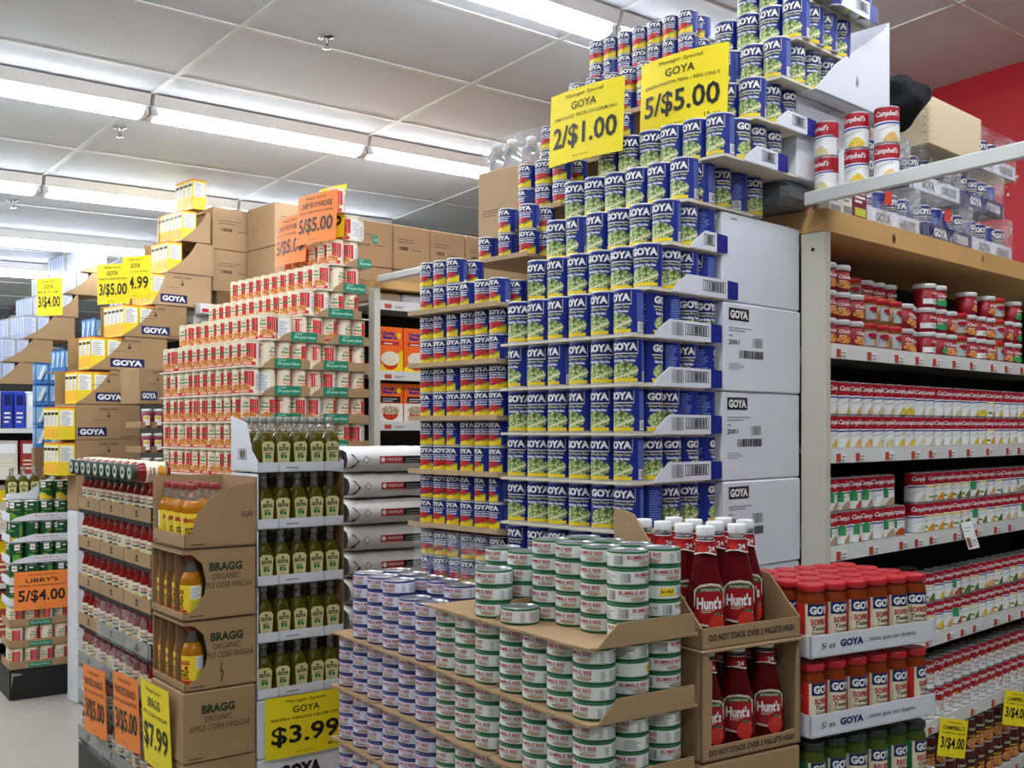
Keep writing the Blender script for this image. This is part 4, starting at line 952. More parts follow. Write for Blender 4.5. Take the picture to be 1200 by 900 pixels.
for k, z in enumerate(BH):
    pt = bragg('open' if k == 0 else 'window' if k < 3 else 'closed')
    if k == 2:
        mm = MB(); aa_ = Art(mm, fy(0)); aa_.poly([(.118, .078), (.122, .078), (.120, .045), (.116, .045)], INK, .0008); aa_.poly([(.118, .058), (.128, .05), (.128, .046), (.118, .054)], INK, .0008); aa_.poly([(.124, .05), (.129, .05), (.120, .018), (.116, .02)], INK, .0008)
        pt = (pt[0], pt[1], [('pen_mark', mm.mesh('pen_mark'))])
    off = (.004, -.003, .003, -.004, 0, 0)[k]
    thing(pt, L.w(off, off, z), L.al, names[k], 'case')
    if k < 3:
        for i in range(4):
            for j in range(2 if k == 0 else 1):
                put(L, CID, .04 + off + .074 * j, .040 + off + .071 * i, z + .0045, 'L' if k else 'R', f'amber cider vinegar bottle, {nth(i + 1)} from the near corner, {("outer", "inner")[j]} row, {("top open", "second", "third")[k]} case', 'bottle', 'cider vinegar bottles', 20 if k else 5, 12)
thing(sign(SIGNY, .215, .28, 'Manager Special', 'BRAGG', 'APPLE CIDER VINEGAR', '$7.99', bow=.004, corner=.0), L.w(-.03, .165, .545), L.al - PI / 2 + .08, 'yellow paper price sign reading $7.99 drooping on the vinegar cases', 'price sign', rx=math.radians(4), ry=math.radians(3))
# olive oil beside the vinegar
OW, OD = .312, .22
OZ = [1.357, 1.172, .988, .803, .62]
def otray(k):
    m = MB(); m.box(0, 0, 0, OW, OD, .004, WCARD); m.prism([(0, 0), (OW, 0), (OW, .032), (0, .032)], fy(0), .003, WCARD)
    a = Art(m, fy(0))
    for u in (.07, .075, .235, .24): a.rect(u, .0, u + .0015, .032, GREYT)
    a.lines(.1, .012, .17, .02, 1, GREYT)
    lf = flat((0, OD, 0), (0, -1, 0), (0, 0, 1), (-1, 0, 0)); rf = flat((OW, 0, 0), (0, 1, 0), (0, 0, 1), (1, 0, 0))
    if k == 0:
        m.prism([(0, 0), (OD, 0), (OD, .035), (OD - .05, .07), (OD - .09, .16), (0, .185)], lf, .003, WCARD); m.box(0, OD - .003, 0, OW, OD, .1, WCARD); m.prism([(0, 0), (OD, 0), (OD, .1), (0, .032)], rf, .003, WCARD)
        b = Art(m, lf); b.rect(.06, .04, .13, .075, BLACK); b.rect(.062, .042, .128, .073, WHITE, .0008); b.bars(.066, .044, .124, .071, 16, BARK, .0011)
    else:
        m.prism([(0, 0), (OD, 0), (OD, .18), (0, .18)], lf, .003, WCARD); m.prism([(0, 0), (OD, 0), (OD, .18), (0, .18)], rf, .003, CARDK); m.box(0, OD - .003, 0, OW, OD, .18, CARDK)
        b = Art(m, lf); b.text('GOYA', .12, .145, .06, .02, BLACK, bold=.05)
    return ('bottle_tray', m.mesh('bottle_tray'))
tn = ['topmost', 'second', 'third', 'fourth', 'fifth']
for k, z in enumerate(OZ):
    thing(otray(k), L.w(.243, .0, z), L.al, f'white cardboard olive oil tray, {tn[k]} of the bottle stack', 'tray', 'white olive oil trays')
    for i in range(5):
        for j in range(3 if k == 0 else 2):
            put(L, OLV, .243 + .035 + .0606 * i, .036 + .066 * j, z + .0045, 'R', f'dark olive oil bottle, {nth(i + 1)} from left, {("front", "second", "rear")[j]} row, {tn[k]} tray', 'bottle', 'olive oil bottles', 4, 6)
def oil_case(m):
    a = Art(m, fy(0)); a.text('GOYA.', .16, .04, .17, .05, BLACK, bold=.06); a.rect(.06, 0, .0615, .1, GREYT); a.rect(.262, 0, .2635, .2, GREYT)
thing(('white_case', case_mesh(OW, OD, .19, WCARD)), L.w(.243, 0, .427), L.al, 'white case behind the yellow olive oil price sign', 'case')
thing(('white_case', case_mesh(OW, OD, .2, WCARD, lambda m: Art(m, fy(0)).text('GOYA.', .155, .145, .16, .05, BLACK, bold=.06))), L.w(.243, 0, .224), L.al, 'white case with large black logo below the olive oil price sign', 'case')
thing(('white_case', case_mesh(OW, OD, .218, WCARD)), L.w(.243, 0, .003), L.al, 'lowest white case under the olive oil on the floor', 'case')
thing(sign(SIGNY, .285, .2, 'Manager Special', 'GOYA', 'EXTRA VIRGIN OLIVE OIL', '$3.99', '8.5', bow=.006), L.w(.243 + .165, -.008, .522), L.al, 'yellow paper price sign reading $3.99 under the olive oil bottles', 'price sign')
# sauce jars
JZ = [1.185, 1.033, .881, .729, .577, .425, .283]
BLK = M('black_shelf_edge', '#1c1b1a', .6)
GREYC = M('grey_tray', '#8e8b86', .7)
for k, z in enumerate(JZ):
    for s_ in range(3):
        a0 = .302 + .29 * s_
        m = MB(); mt = CARD if k < 3 or (k == 3 and s_ == 2) else GREYC
        m.box(0, a0, 0, .2, a0 + .284, .004, mt); m.box(-.003, a0, 0, 0, a0 + .284, .047, mt)
        lf = fx(-.003); Art(m, lf).ell(-(a0 + .14), .028, .012, .008, INK, .0006, 8).rect(-(a0 + .156), .012, -(a0 + .124), .018, INK, .0006)
        m.box(.0, a0, -.016, .2, a0 + .284, -.001, BLK)
        thing(('jar_tray', m.mesh('jar_tray')), L.w(0, 0, z), L.al, f'{"brown" if mt is CARD else "grey"} jar tray, {("nearest", "middle", "farthest")[s_]} of three, {nth(k + 1)} tier of the sauce jars', 'tray', 'trays of the sauce jar stack')
    for i in range(11):
        pr = (JARG if k == 0 else JARR)[rnd.choice((0, 1, 2))]
        a = .338 + .0775 * i + .003 * (i // 4)
        if k == 0 and i in (0, 1): pr = JARR[1]
        put(L, pr, .036, a, z + .0045, 'L', f'{"green" if k == 0 and i > 1 else "dark red"} lidded sauce jar, {nth(i + 1)} from the vinegar, {nth(k + 1)} tier', 'jar', 'sauce jars in the left stack', 18, 14)
        if k == 0: put(L, JARG[i % 3], .112, a, z + .0045, 'L', f'green lidded sauce jar in the second row, {nth(i + 1)} from the vinegar', 'jar', 'sauce jars in the left stack', 18, 14)
for i in range(10):
    a = .36 + .08 * i
    thing(JARG[i % 3], L.w(.075, a, 1.352), L.al + jit(0, 3), f'sauce jar lying on its side on the top tier, {nth(i + 1)} from the vinegar', 'jar', 'sauce jars lying on top', ry=-PI / 2)
for q, (a0, a1, z0, z1) in enumerate(((.305, .88, .725, .868), (.305, 1.175, .574, .715), (.305, 1.175, .27, .565))):
    thing(('plastic_wrap', film_box(-.014, a0, 0, .02, a1, z1 - z0, FILM, 14, .006, q + 20, True).mesh('plastic_wrap')), L.w(0, 0, z0), L.al, f'clear film stretched over the sauce jars, {("upper", "middle", "lower")[q]} sheet', 'plastic wrap')
m = MB(); m.box(0, .302, 0, .3, 1.172, .255, M('black_base', '#1b1b1c', .5, noise=.2, scale=8)); Art(m, fx(0)).poly([(-.85, .15), (-.82, .12), (-.83, .16)], GREYT)
thing(('display_base', m.mesh('display_base')), L.w(0, 0, .004), L.al, 'black display base under the sauce jar stack', 'base')
FR = ('Weekly Special', 'FRANCESCO RINALDI', 'PASTA SAUCE ASSORTED', '3/$5.00')
so = sign(SIGNO, .205, .25, *FR, bow=.003)
def lsign(px, py, nm):
    a = L.a_at(px, -.045); thing(so, L.w(-.045, a, L.z(py, -.045, a)), L.al - PI / 2 + .10, f'orange paper price sign reading 3/$5.00 on the sauce jars, {nm}', 'price sign', 'orange signs on the sauce jars', rx=math.radians(2))
lsign(111, 822, 'left one'); lsign(148, 834, 'right one')

# ================================================================== PASTA CAN TOWER
C = Fr(-1.105, 4.5, 42)
CZ0 = 1.412; CP = .117
CB = [0, 0, 0, 0, .08, .268, .346, .42, .503]; CL = [197, 197, 197, 197, 215, 250, 272, 336, 388]
CTN = M('tray_teal', '#1f7f63', .6)
for k in range(-1, 9):
    z = CZ0 + CP * k; B = CB[max(k, 0)] if k < 9 else 0
    a1 = C.a_at(CL[max(k, 0)], B); n = max(1, int(a1 / .0765) + 1)
    J = 7 if k < 5 else (5, 4, 3, 2)[k - 5] + (1 if k in (5, 6) else 0)
    nm = f'{nth(k + 2)} tier up'
    b1 = min(.575, B + .0765 * J + .04)
    m = MB(); m.box(B - .042, -.042, -.0062, min(b1, B + .26), .0765 * (n - 1) + .042, 0, SLABW)
    if b1 > B + .27: m.box(B + .26, -.042, -.0062, b1, .2, 0, SLABW)
    kids = []
    for s_, (u0, u1) in enumerate(((B + .03, B + .265), (B + .272, b1))):
        if u1 - u0 < .06 or u0 > b1: continue
        g = MB(); f = fy(-.043); u1 = min(u1, b1); g.prism([(u0, -.006), (u1, -.006), (u1, .032), (u0 + .05, .032), (u0 + .015, .012)], f, .003, CARD)
        g_a = Art(g, f); w_ = min(.13, (u1 - u0) * .6); c_ = u0 + .06 + w_ / 2
        g_a.rect(c_ - w_ / 2, -.004, c_ + w_ / 2, .036, CTN, .0006); g_a.text('Boyardee', c_ + .004, .013, w_ * .82, .018, M('mint_print', '#9fd0b8', .5), bold=.03, shear=.2, e=.0012); g_a.text('Chef', c_ - w_ * .2, .029, w_ * .3, .010, M('mint_print', '#9fd0b8', .5), bold=.02, shear=.2, e=.0012)
        kids.append(('flap', g.mesh('pasta_tray_flap')))
    thing(('can_tray', m.mesh('pasta_tray'), kids), C.w(0, 0, z), C.al, f'brown tray with green lettered flap under the {nm} of pasta cans', 'tray', 'trays of the pasta can tower')
    for i in range(n):
        put(C, CHEF, B, .0765 * i, z, 'L', f'red and cream pasta can, {"at the corner" if i == 0 else nth(i + 1) + " leftward from the corner"}, {nm}', 'can', 'pasta cans in the tower', 24, 14)
        if i and k >= 3: put(C, CHEF, B + .0775, .0765 * i, z, 'L', 'red and cream pasta can standing behind the front row', 'can', 'pasta cans behind the front row')
    for j in range(1, J + 1):
        if B + .0765 * j > .56: break
        put(C, CHEF, B + .0765 * j, .006 if j > 3 else 0, z, 'R', f'red and cream pasta can, {nth(j)} right of the corner, {nm}', 'can', 'pasta cans in the tower', 8, 70)
        if k >= 5 and j > 1: put(C, CHEF, B + .0765 * j, .085, z, 'R', 'red and cream pasta can standing behind the front row', 'can', 'pasta cans behind the front row')
put(C, CHEF, .43, -.0, CZ0 + CP * 9, 'L', 'single red and cream pasta can on the very top of the tower', 'can', 'pasta cans in the tower', 24, 5)
for q in range(4): thing(('cardboard_case', case_mesh(.56, .78, .32, CARD)), C.w(-.03, -.03, .003 + .3215 * q), C.al, 'closed brown case carrying the pasta can tower', 'case', 'closed cases under the pasta cans')
cs = sign(SIGNO, .28, .225, 'Manager Special', 'CHEF BOYARDEE', 'PASTA CANS WHOLE GRAIN', '5/$5.00', bow=.012)
def csign(px, py, b, lab, par, g=0.):
    a = C.a_at(px, b); thing(par, C.w(b, a, C.z(py, b, a)), C.al - PI / 2 + g, lab, 'price sign', rx=math.radians(-4))
csign(341, 282, .36, 'orange price sign reading 5/$5.00 on the pasta cans, lower left one', cs)
csign(371, 256, .365, 'orange price sign reading 5/$5.00 on the pasta cans, higher right one', cs, .12)
csign(388, 250, .45, 'yellow price sign half hidden behind the orange one on the pasta cans', sign(SIGNY, .2, .24, 'Manager Special', 'CHEF', 'PASTA CANS', '5/$5', bow=.012), .1)

# ================================================================== RICE SHELF AND FLOUR BAGS
q0 = atpx(446, 0, 5.0); Rf = Fr(q0[0], q0[1], 42)
def rshelf(z):
    s = MB(); s.box(0, .02, z - .012, 1.1, .45, z, SHELF); r = MB(); r.box(0, .01, z - .04, 1.1, .02, z + .004, SHELF); a = Art(r, fy(.01)); a.rect(.03, z - .032, .07, z - .012, M('shelf_tag_red', '#c9452f', .5)).rect(.3, z - .032, .33, z - .012, M('shelf_tag_red', '#c9452f', .5)).lines(.09, z - .03, .15, z - .015, 2, GREYT)
    return ('shelf', s.mesh('rice_shelf'), [('price_rail', r.mesh('rice_rail'))])
u = MB(); u.rbox(-.035, 0, 0, 0, .05, 2.16, STEEL, .003); u2 = MB(); u2.box(-.035, .45, 0, 1.1, .47, 2.16, DARK)
RZ = [2.10, 1.768, 1.53, 1.2, .8, .4]
tb = MB(); tb.box(-.035, .0, 2.16, 1.1, .5, 2.2, WOODB)
thing(('shelving_unit', None, [('upright', u.mesh('rice_upright')), ('back_panel', u2.mesh('rice_back')), ('top_board', tb.mesh('rice_top_board'))] + [rshelf(z) for z in RZ]), Rf.w(0, 0), Rf.al, 'white shelving unit with boxes of rice between the two can towers', 'shelving unit')
def rice(kind):
    m = MB(); w, h = .148, .215 if kind == 0 else .185; OR = M('rice_orange', '#f2691c', .5)
    m.rbox(0, 0, 0, w, .055, h, OR, .0015); a = Art(m, fy(0))
    if kind == 1: a.rect(.0, .0, w, h * .48, M('rice_white', '#efe9d8', .5), .0003)
    a.text("Uncle", w * .42, h * .86, w * .5, h * .085, GOBLUE, bold=.05); a.text("Ben's", w * .48, h * .77, w * .55, h * .085, GOBLUE, bold=.05); a.ell(w * .84, h * .82, .012, .014, YEL)
    a.rect(w * .14, h * .6, w * .86, h * .68, M('rice_band', '#b3261c', .5)) if kind == 0 else a.rect(w * .12, h * .5, w * .9, h * .66, BLACK)
    a.lines(w * .2, h * .53, w * .8, h * .64, 2, WHITE, .0009, .3) if kind else a.lines(w * .25, h * .62, w * .75, h * .66, 1, WHITE, .0009, .5)
    if kind == 0: a.strip([0, w * .3, w * .6, w], [0, 0, 0, 0], [h * .1, h * .22, h * .36, h * .5], YEL, .0004)
    bw = M('bowl_red', '#c6311f', .4); a.ell(w * .5, h * .2, w * .3, h * .15, bw, .0008); a.ell(w * .5, h * .3, w * .36, h * .16 if kind == 0 else h * .11, blob_mat('rice_grain', '#d8cba4', '#f6f0de', 220) if kind == 0 else blob_mat('rice_mixed', '#8a6a48', '#e9d9b8', 160), .0011)
    return ('rice_box', m.mesh('rice_box'))
RB = [rice(0), rice(1)]
for k, (z, pr, nm) in enumerate(((RZ[1], RB[0], 'upper'), (RZ[2], RB[1], 'lower'))):
    for i in range(4): thing(pr, Rf.w(-.02 + .155 * i + .03, .04, z + .0005), Rf.al, f'orange rice box with {"a full bowl" if k == 0 else "a speckled bowl"}, {nth(i + 1)} from left, {nm} shelf', 'rice box', 'orange rice boxes')
for i, hx in enumerate(('#c9b79a', '#dfe3ea', '#c8cddc', '#e6e2da', '#b9bfce')):
    m = MB(); m.rbox(0, 0, 0, .15, .2, .05, M('wrapped_goods_%d' % i, hx, .25, noise=.2, scale=25), .012)
    thing(('goods_pack', m.mesh('goods_pack')), Rf.w(.01 + .16 * i, .05, RZ[0] + .0005), Rf.al, f'wrapped pale pack on the top rice shelf, {nth(i + 1)} from left', 'pack', 'wrapped packs above the rice')
# white rail at the shelf top, pointing to the viewer
m = MB(); m.rbox(0, -.02, 0, .5, .02, .03, SHELF, .003)
thing(('shelf_rail', m.mesh('shelf_rail')), atpx(446, 331, 4.98), math.radians(-52), 'white metal rail jutting forward above the rice boxes', 'rail')
# flour bags
BG = Fr(atpx(409, 0, 3.95)[0], 3.95, 34)
BAGW = M('bag_white', '#e9e8e6', .4, noise=.05, scale=20, bump=.5); BAGK = M('bag_black', '#17161a', .35)
def bag(seed):
    r = random.Random(seed); m = MB(); w, d, h = .40, .26, .098; nx, ns = 16, 20
    pts = []
    for i in range(nx + 1):
        t = i / nx; k = min(1, .80 + 2.6 * min(t, 1 - t)); k = k if k < 1 else 1
        for j in range(ns):
            a = 2 * PI * j / ns; ca, sa = math.cos(a), math.sin(a); p = 3.2
            q = 1 / ((abs(ca) ** p + abs(sa) ** p) ** (1 / p))
            y = d / 2 * q * ca * (.9 + .1 * k) + r.uniform(-.003, .003); z = max(0.0, h / 2 + h / 2 * q * sa * k + r.uniform(-.002, .002))
            pts.append((t * w, d / 2 + y, min(z, h)))
    def fs(i0, i1): return [(i * ns + j, i * ns + (j + 1) % ns, (i + 1) * ns + (j + 1) % ns, (i + 1) * ns + j)[::-1] for i in range(i0, i1) for j in range(ns)]
    m.add(pts, fs(0, nx), BAGW, True)
    m.f.append(list(range(ns))[::1]); m.mi.append(m.idx(BAGK)); m.sm.append(False); m.f.append([nx * ns + j for j in range(ns)][::-1]); m.mi.append(0); m.sm.append(False)
    e = MB(); e.add([(-.0015, d * .12, h * .16), (-.0015, d * .5, h * .1), (-.0015, d * .88, h * .2), (-.0015, d * .84, h * .74), (-.0015, d * .5, h * .82), (-.0015, d * .16, h * .78)], [(5, 4, 3, 2, 1, 0)], BAGK)
    e.add([(.02, -.0035, h * .2), (.045, -.0045, h * .45), (.02, -.0035, h * .72), (-.0015, d * .16, h * .78), (-.0015, d * .12, h * .16)], [(0, 1, 2, 3, 4)], BAGK)
    l = MB(); f = fy(-.0035); a = Art(l, f); zc = h * .5; a.rect(.13, zc - .013, .225, zc + .013, M('bag_red', '#b51f2e', .5), .0005); a.rect(.225, zc - .013, .33, zc + .013, BLACK, .0005); a.ell(.143, zc, .009, .009, WHITE, .0009, 8); a.text('PREMIUM', .19, zc, .06, .011, WHITE, bold=0, e=.0011); a.lines(.235, zc - .009, .32, zc + .009, 2, GREYT, .0011, .4)
    a.poly([(.06, zc), (.075, zc - .016), (.09, zc), (.075, zc + .016)], GREYT, .0005); a.poly([(.064, zc), (.075, zc - .012), (.086, zc), (.075, zc + .012)], BAGW, .0008)
    return ('flour_bag', m.mesh('flour_bag'), [('black_end', e.mesh('bag_end')), ('label', l.mesh('bag_label'))])
bgs = [bag(k) for k in range(3)]
bn_ = 14
for k in range(bn_):
    z = .04 + .0995 * k
    thing(bgs[k % 3], BG.w(rnd.uniform(-.008, .008), rnd.uniform(-.006, .006), z), BG.al + jit(0, .6), f'white flour bag with red and black label, {"top" if k == bn_ - 1 else nth(bn_ - k) + " from the top"} of the pile', 'flour bag', 'white flour bags')
m = MB(); m.box(0, 0, 0, .42, .27, .037, CARDK); thing(('pallet_board', m.mesh('bag_pallet')), BG.w(-.01, -.005, .001), BG.al, 'low board on the floor under the flour bags', 'pallet')

# ================================================================== NOODLE BOX TOWERS (left background)
def noodle_box(w, d, h, kind):
    m = MB(); base = {'y': '#f2d634', 'b': '#3f7fc0', 'w': '#a9b4c8'}[kind]; top = {'y': ORANGE, 'b': GOBLUE, 'w': GREYT}[kind]
    bm_ = M('noodle_' + kind, base, .4); m.box(0, 0, 0, w, d, h, bm_)
    for f, ww, s in ((fy(0), w, 1), (fx(0), d, -1)):
        a = Art(m, f); U = (lambda u: u) if s == 1 else (lambda u: u - ww)
        a.rect(U(0), h * .965, U(ww), h, top); a.rect(U(ww * .1), h * .42 if kind == 'y' else h * .2, U(ww * .9), h * .9, WHITE if kind == 'y' else M('noodle_sky', '#8fc0e6', .4) if kind == 'b' else M('noodle_silver', '#cfd6e4', .3))
        if kind == 'y':
            a.lines(U(ww * .16), h * .45, U(ww * .84), h * .88, 9, GREYT, .0008, .35, 3)
            if s == -1: a.strip([U(ww * .1), U(ww * .5), U(ww * .9)], [h * .06] * 3, [h * .42, h * .3, h * .44], M('noodle_gold', '#f3b030', .5), .0009); a.rect(U(ww * .1), h * .76, U(ww * .9), h * .84, BLACK, .0009)
        elif kind == 'b': a.poly([(U(ww * .2), h * .2), (U(ww * .4), h * .2), (U(ww * .8), h * .85), (U(ww * .6), h * .85)], WHITE, .0009); a.poly([(U(ww * .45), h * .1), (U(ww * .6), h * .1), (U(ww * .9), h * .6), (U(ww * .78), h * .6)], GOBLUE, .0009)
        else: a.lines(U(ww * .16), h * .2, U(ww * .84), h * .88, 10, PALEB, .0008, .3, 3)
    return ('noodle_box', m.mesh('noodle_box'))
def cut_case(w, d, h, cut, mat, logo):
    """case whose right side wall is cut on a curve, open towards the left"""
    m = MB(); t = .005; f = fy(0)
    if cut <= 0: m.rbox(0, 0, 0, w, d, h, mat, .003)
    else:
        m.box(0, 0, 0, w, d, t, mat); m.box(0, d - t, 0, w, d, h, mat); m.box(w - t, 0, 0, w, d, h, mat); m.box(min(cut + .05, w * .9), 0, h - t, w, d, h, mat)
        cv = [(0, 0), (w, 0), (w, h), (min(cut * 1.05, w * .95), h)] + [(cut * (1 - (k / 6) ** 1.6), h * (1 - k / 6.0) * .98 + .004) for k in range(1, 6)] + [(0, .006)]
        m.prism(cv, f, t, mat)
    a = Art(m, f)
    if logo:
        x0 = .01 if cut <= 0 else w * .02 + cut * .55
        a.rect(x0, h * .1, x0 + w * .44, h * .35, GONAVY); a.text('GOYA', x0 + w * .22, h * .225, w * .38, h * .17, WHITE, bold=.05)
        a.text('OPEN HERE', w * .5, h * .88, w * .3, h * .075, INK, bold=0); a.rect(w * .495, h * .68, w * .51, h * .8, INK); a.poly([(w * .47, h * .7), (w * .5, h * .62), (w * .535, h * .7)], INK)
        a.rect(w * .25, h * .56, w * .46, h * .57, INK); a.lines(w * .68, h * .05, w * .96, h * .12, 2, INK, .0006, .3)
    return ('noodle_case', m.mesh('noodle_case'))
Gn = Fr((90 - 600) / FPX * 5.8, 5.8, 44)
NB = noodle_box(.088, .05, .176, 'y')
corner = [89, 89, 89, 105, 144, 178, 196, 213, 225]; endp = [164, 164, 164, 196, 219, 248, 251, 247, 0]; casel = [90, 90, 108, 125, 162, 182, 212, 226, 0]; nar = [1, 2, 3, 3, 5, 5, 4, 6, 4]
for k in range(9):
    z = 1.245 + .193 * k
    b0 = Gn.b_at(corner[k]); bE = Gn.b_at(endp[k]) if endp[k] else b0 + .1
    tier = f'{nth(k + 1)} tier of the left yellow tower'
    if k < 8:
        cut = max(0, (Gn.b_at(casel[k]) - b0) * 1.5 + .05) if k > 1 else 0
        st = b0 if k > 1 else b0 + .0
        thing(cut_case(bE - st, .30, .191, cut, CARD2 if k > 4 else CARD, k < 6), Gn.w(st, 0, z), Gn.al, f'brown case with dark logo panel, {tier}' if k < 6 else f'brown cut case without logo, {tier}', 'case', 'brown cases of the yellow noodle tower')
    if k in (0, 1):
        for i in range(4): thing(NB, Gn.w(b0 - .092, .004 + .052 * i, z + .001), Gn.al, f'yellow noodle box left of case, {nth(i + 1)} deep, {tier}', 'noodle box', 'yellow noodle boxes')
    else:
        ncol = 2 if k < 5 else 1
        for j in range(ncol):
            for i in range(nar[k] if j == 0 else 1):
                if k < 8 and i > 5: continue
                thing(NB, Gn.w(b0 + .006 + .092 * j, .007 + .053 * i, z + .006), Gn.al, f'yellow noodle box, {("outer", "inner")[j]} column, {nth(i + 1)} from the front, {tier}', 'noodle box', 'yellow noodle boxes')
thing(cut_case(.37, .13, .19, 0, CARD, True), Gn.w(0, .0, 1.052), Gn.al, 'lowest brown case with dark logo panel on the white base', 'case')
m = MB(); m.rbox(0, 0, 0, .37, .13, 1.046, M('white_base', '#dcdde2', .5, noise=.03), .004); thing(('display_base', m.mesh('white_base')), Gn.w(0, 0, .003), Gn.al, 'tall plain white base under the yellow noodle tower', 'base')
NBB = noodle_box(.075, .06, .125, 'b'); NBW = noodle_box(.085, .045, .163, 'w')
bl_ = atpx(41, 0, 6.4); BL = Fr(bl_[0], bl_[1], 30)
for k in range(4):
    for i in range(2):
        for j in range(2): thing(NBB, BL.w(.078 * i, .066 * j, 1.385 + .128 * k), BL.al, f'blue packet in the narrow pile left of the yellow tower, {("left", "right")[i]}, {("front", "back")[j]}, {nth(k + 1)} level', 'blue packet', 'blue packets')
m = MB(); m.box(0, 0, 0, .17, .15, 1.38, CARDK); thing(('display_base', m.mesh('dark_base')), BL.w(-.005, -.005, .003), BL.al, 'dark cardboard base under the narrow pile of blue packets', 'base')
for k in range(3, 6):
    for i in range(3):
        b0 = Gn.b_at(corner[k]); thing(NBB, Gn.w(b0 - .02, .30 + .066 * i + (.03 if k > 3 else 0), 1.245 + .193 * k + .001), Gn.al, f'blue packet behind the yellow boxes, {nth(i + 1)} leftward, {nth(k + 1)} tier', 'blue packet', 'blue packets')
    thing(('tray_board', MB().box(0, .305, -.004, .2, .56, -.0, CARD).mesh('tray_board')), Gn.w(Gn.b_at(corner[k]) - .04, 0, 1.245 + .193 * k), Gn.al, f'cardboard sheet under blue packets, {nth(k + 1)} tier', 'tray', 'sheets under the blue packets')
ys = sign(SIGNY, .2, .2, 'Manager Special', 'GOYA', 'PASTA ASSORTED', '3/$5.00', bow=.008)
for (px, py, pr, nm) in ((133, 333, ys, 'reading 3/$5.00, left of two'), (160, 325, sign(SIGNY, .18, .22, 'Manager Special', 'GOYA', 'PASTA ASSORTED', '$4.99', bow=.008), 'reading $4.99, right of two')):
    b = Gn.b_at(px) - .15 if 0 else -.12 + (px - 120) * .0055; a = Gn.a_at(px, b)
    thing(pr, Gn.w(b, a, Gn.z(py, b, a)), Gn.al - PI / 2 + .45, f'yellow price sign {nm} on the noodle tower', 'price sign')
# second tower farther back
E_ = Fr((23 - 600) / FPX * 7.6, 7.6, 44)
c2 = [-14, 3, 28, 56, 75, 95]; e2_ = [40, 62, 88, 92, 118, 125]
for k in range(6):
    z = 1.798 + .1727 * k; b0 = E_.b_at(c2[k]); b1 = E_.b_at(e2_[k])
    if k < 6: thing(cut_case(b1 - b0, .3, .171, .2, CARD, False), E_.w(b0, 0, z), E_.al, f'brown cut case in the white box tower at far left, {nth(k + 1)} tier', 'case', 'brown cases of the white box tower')
    for i in range(12):
        for j in range(2):
            if j and i > 1: continue
            thing(NBW, E_.w(b0 + .006 + .09 * j, .007 + .055 * i, z + .006), E_.al, f'white and silver box at far left, {nth(i + 1)} from the front, {("outer", "inner")[j]}, {nth(k + 1)} tier', 'white box', 'white boxes in the far tower')
    if k < 6: thing(('tray_board', MB().box(0, .302, -.004, .12, .74, 0, CARD).mesh('tray_board')), E_.w(b0, 0, z + .005), E_.al, f'cardboard sheet under the far white boxes, {nth(k + 1)} tier', 'tray', 'sheets under the white boxes')
for q in range(3): thing(('cardboard_case', case_mesh(.62, .75, .592, CARD)), E_.w(-.1, .0, .003 + .595 * q), E_.al, 'large brown case under the far white box tower', 'case', 'cases under the white box tower')
b = -.12; a = E_.a_at(58, b)
thing(sign(SIGNY, .2, .24, 'Manager Special', 'GOYA', 'RICE', '3/$4.00', bow=.006), E_.w(b, a, E_.z(348, b, a)), E_.al - PI / 2 + .5, 'yellow price sign reading 3/$4.00 on the far white box tower', 'price sign')
# third tower, farthest
K_ = Fr((2 - 600) / FPX * 10.5, 10.5, 30)
WCAN = M('pale_tin', '#d4d7d8', .35); DCAP = M('slate_lid', '#4c5c6c', .5)
m = MB(); m.lathe([(.04, 0), (.043, .004), (.043, .13), (.035, .14)], WCAN, 14); Art(m, cyl(.0432)).rect(-.03, .03, .03, .1, CRED, .0006, 5); c_ = MB(); c_.lathe([(.036, .139), (.036, .158), (.03, .16)], DCAP, 14)
TIN = ('drink_mix_tin', m.mesh('drink_mix_tin'), [('lid', c_.mesh('tin_lid'))])
for k in range(8):
    z = 1.95 + .166 * k
    thing(('tray_board', MB().box(-.05, -.4, -.005, .5, .5, 0, WCARD).mesh('tray_board')), K_.w(.06 * k - .1, 0, z), K_.al, f'white sheet in the farthest tin tower, {nth(k + 1)} tier', 'tray', 'sheets of the far tin tower')
    for i in range(6):
        thing(TIN, K_.w(.06 * k - .1, -.34 + .1 * i, z + .001), K_.al - PI / 2, f'pale tin with dark lid at the far left, {nth(i + 1)} from the front, {nth(k + 1)} tier', 'tin', 'pale tins in the far tower')
for q in range(3): thing(('cardboard_case', case_mesh(.6, .9, .64, CARD)), K_.w(-.2, -.4, .003 + .6465 * q), K_.al, 'large brown case under the farthest tin tower', 'case', 'cases under the tin tower')

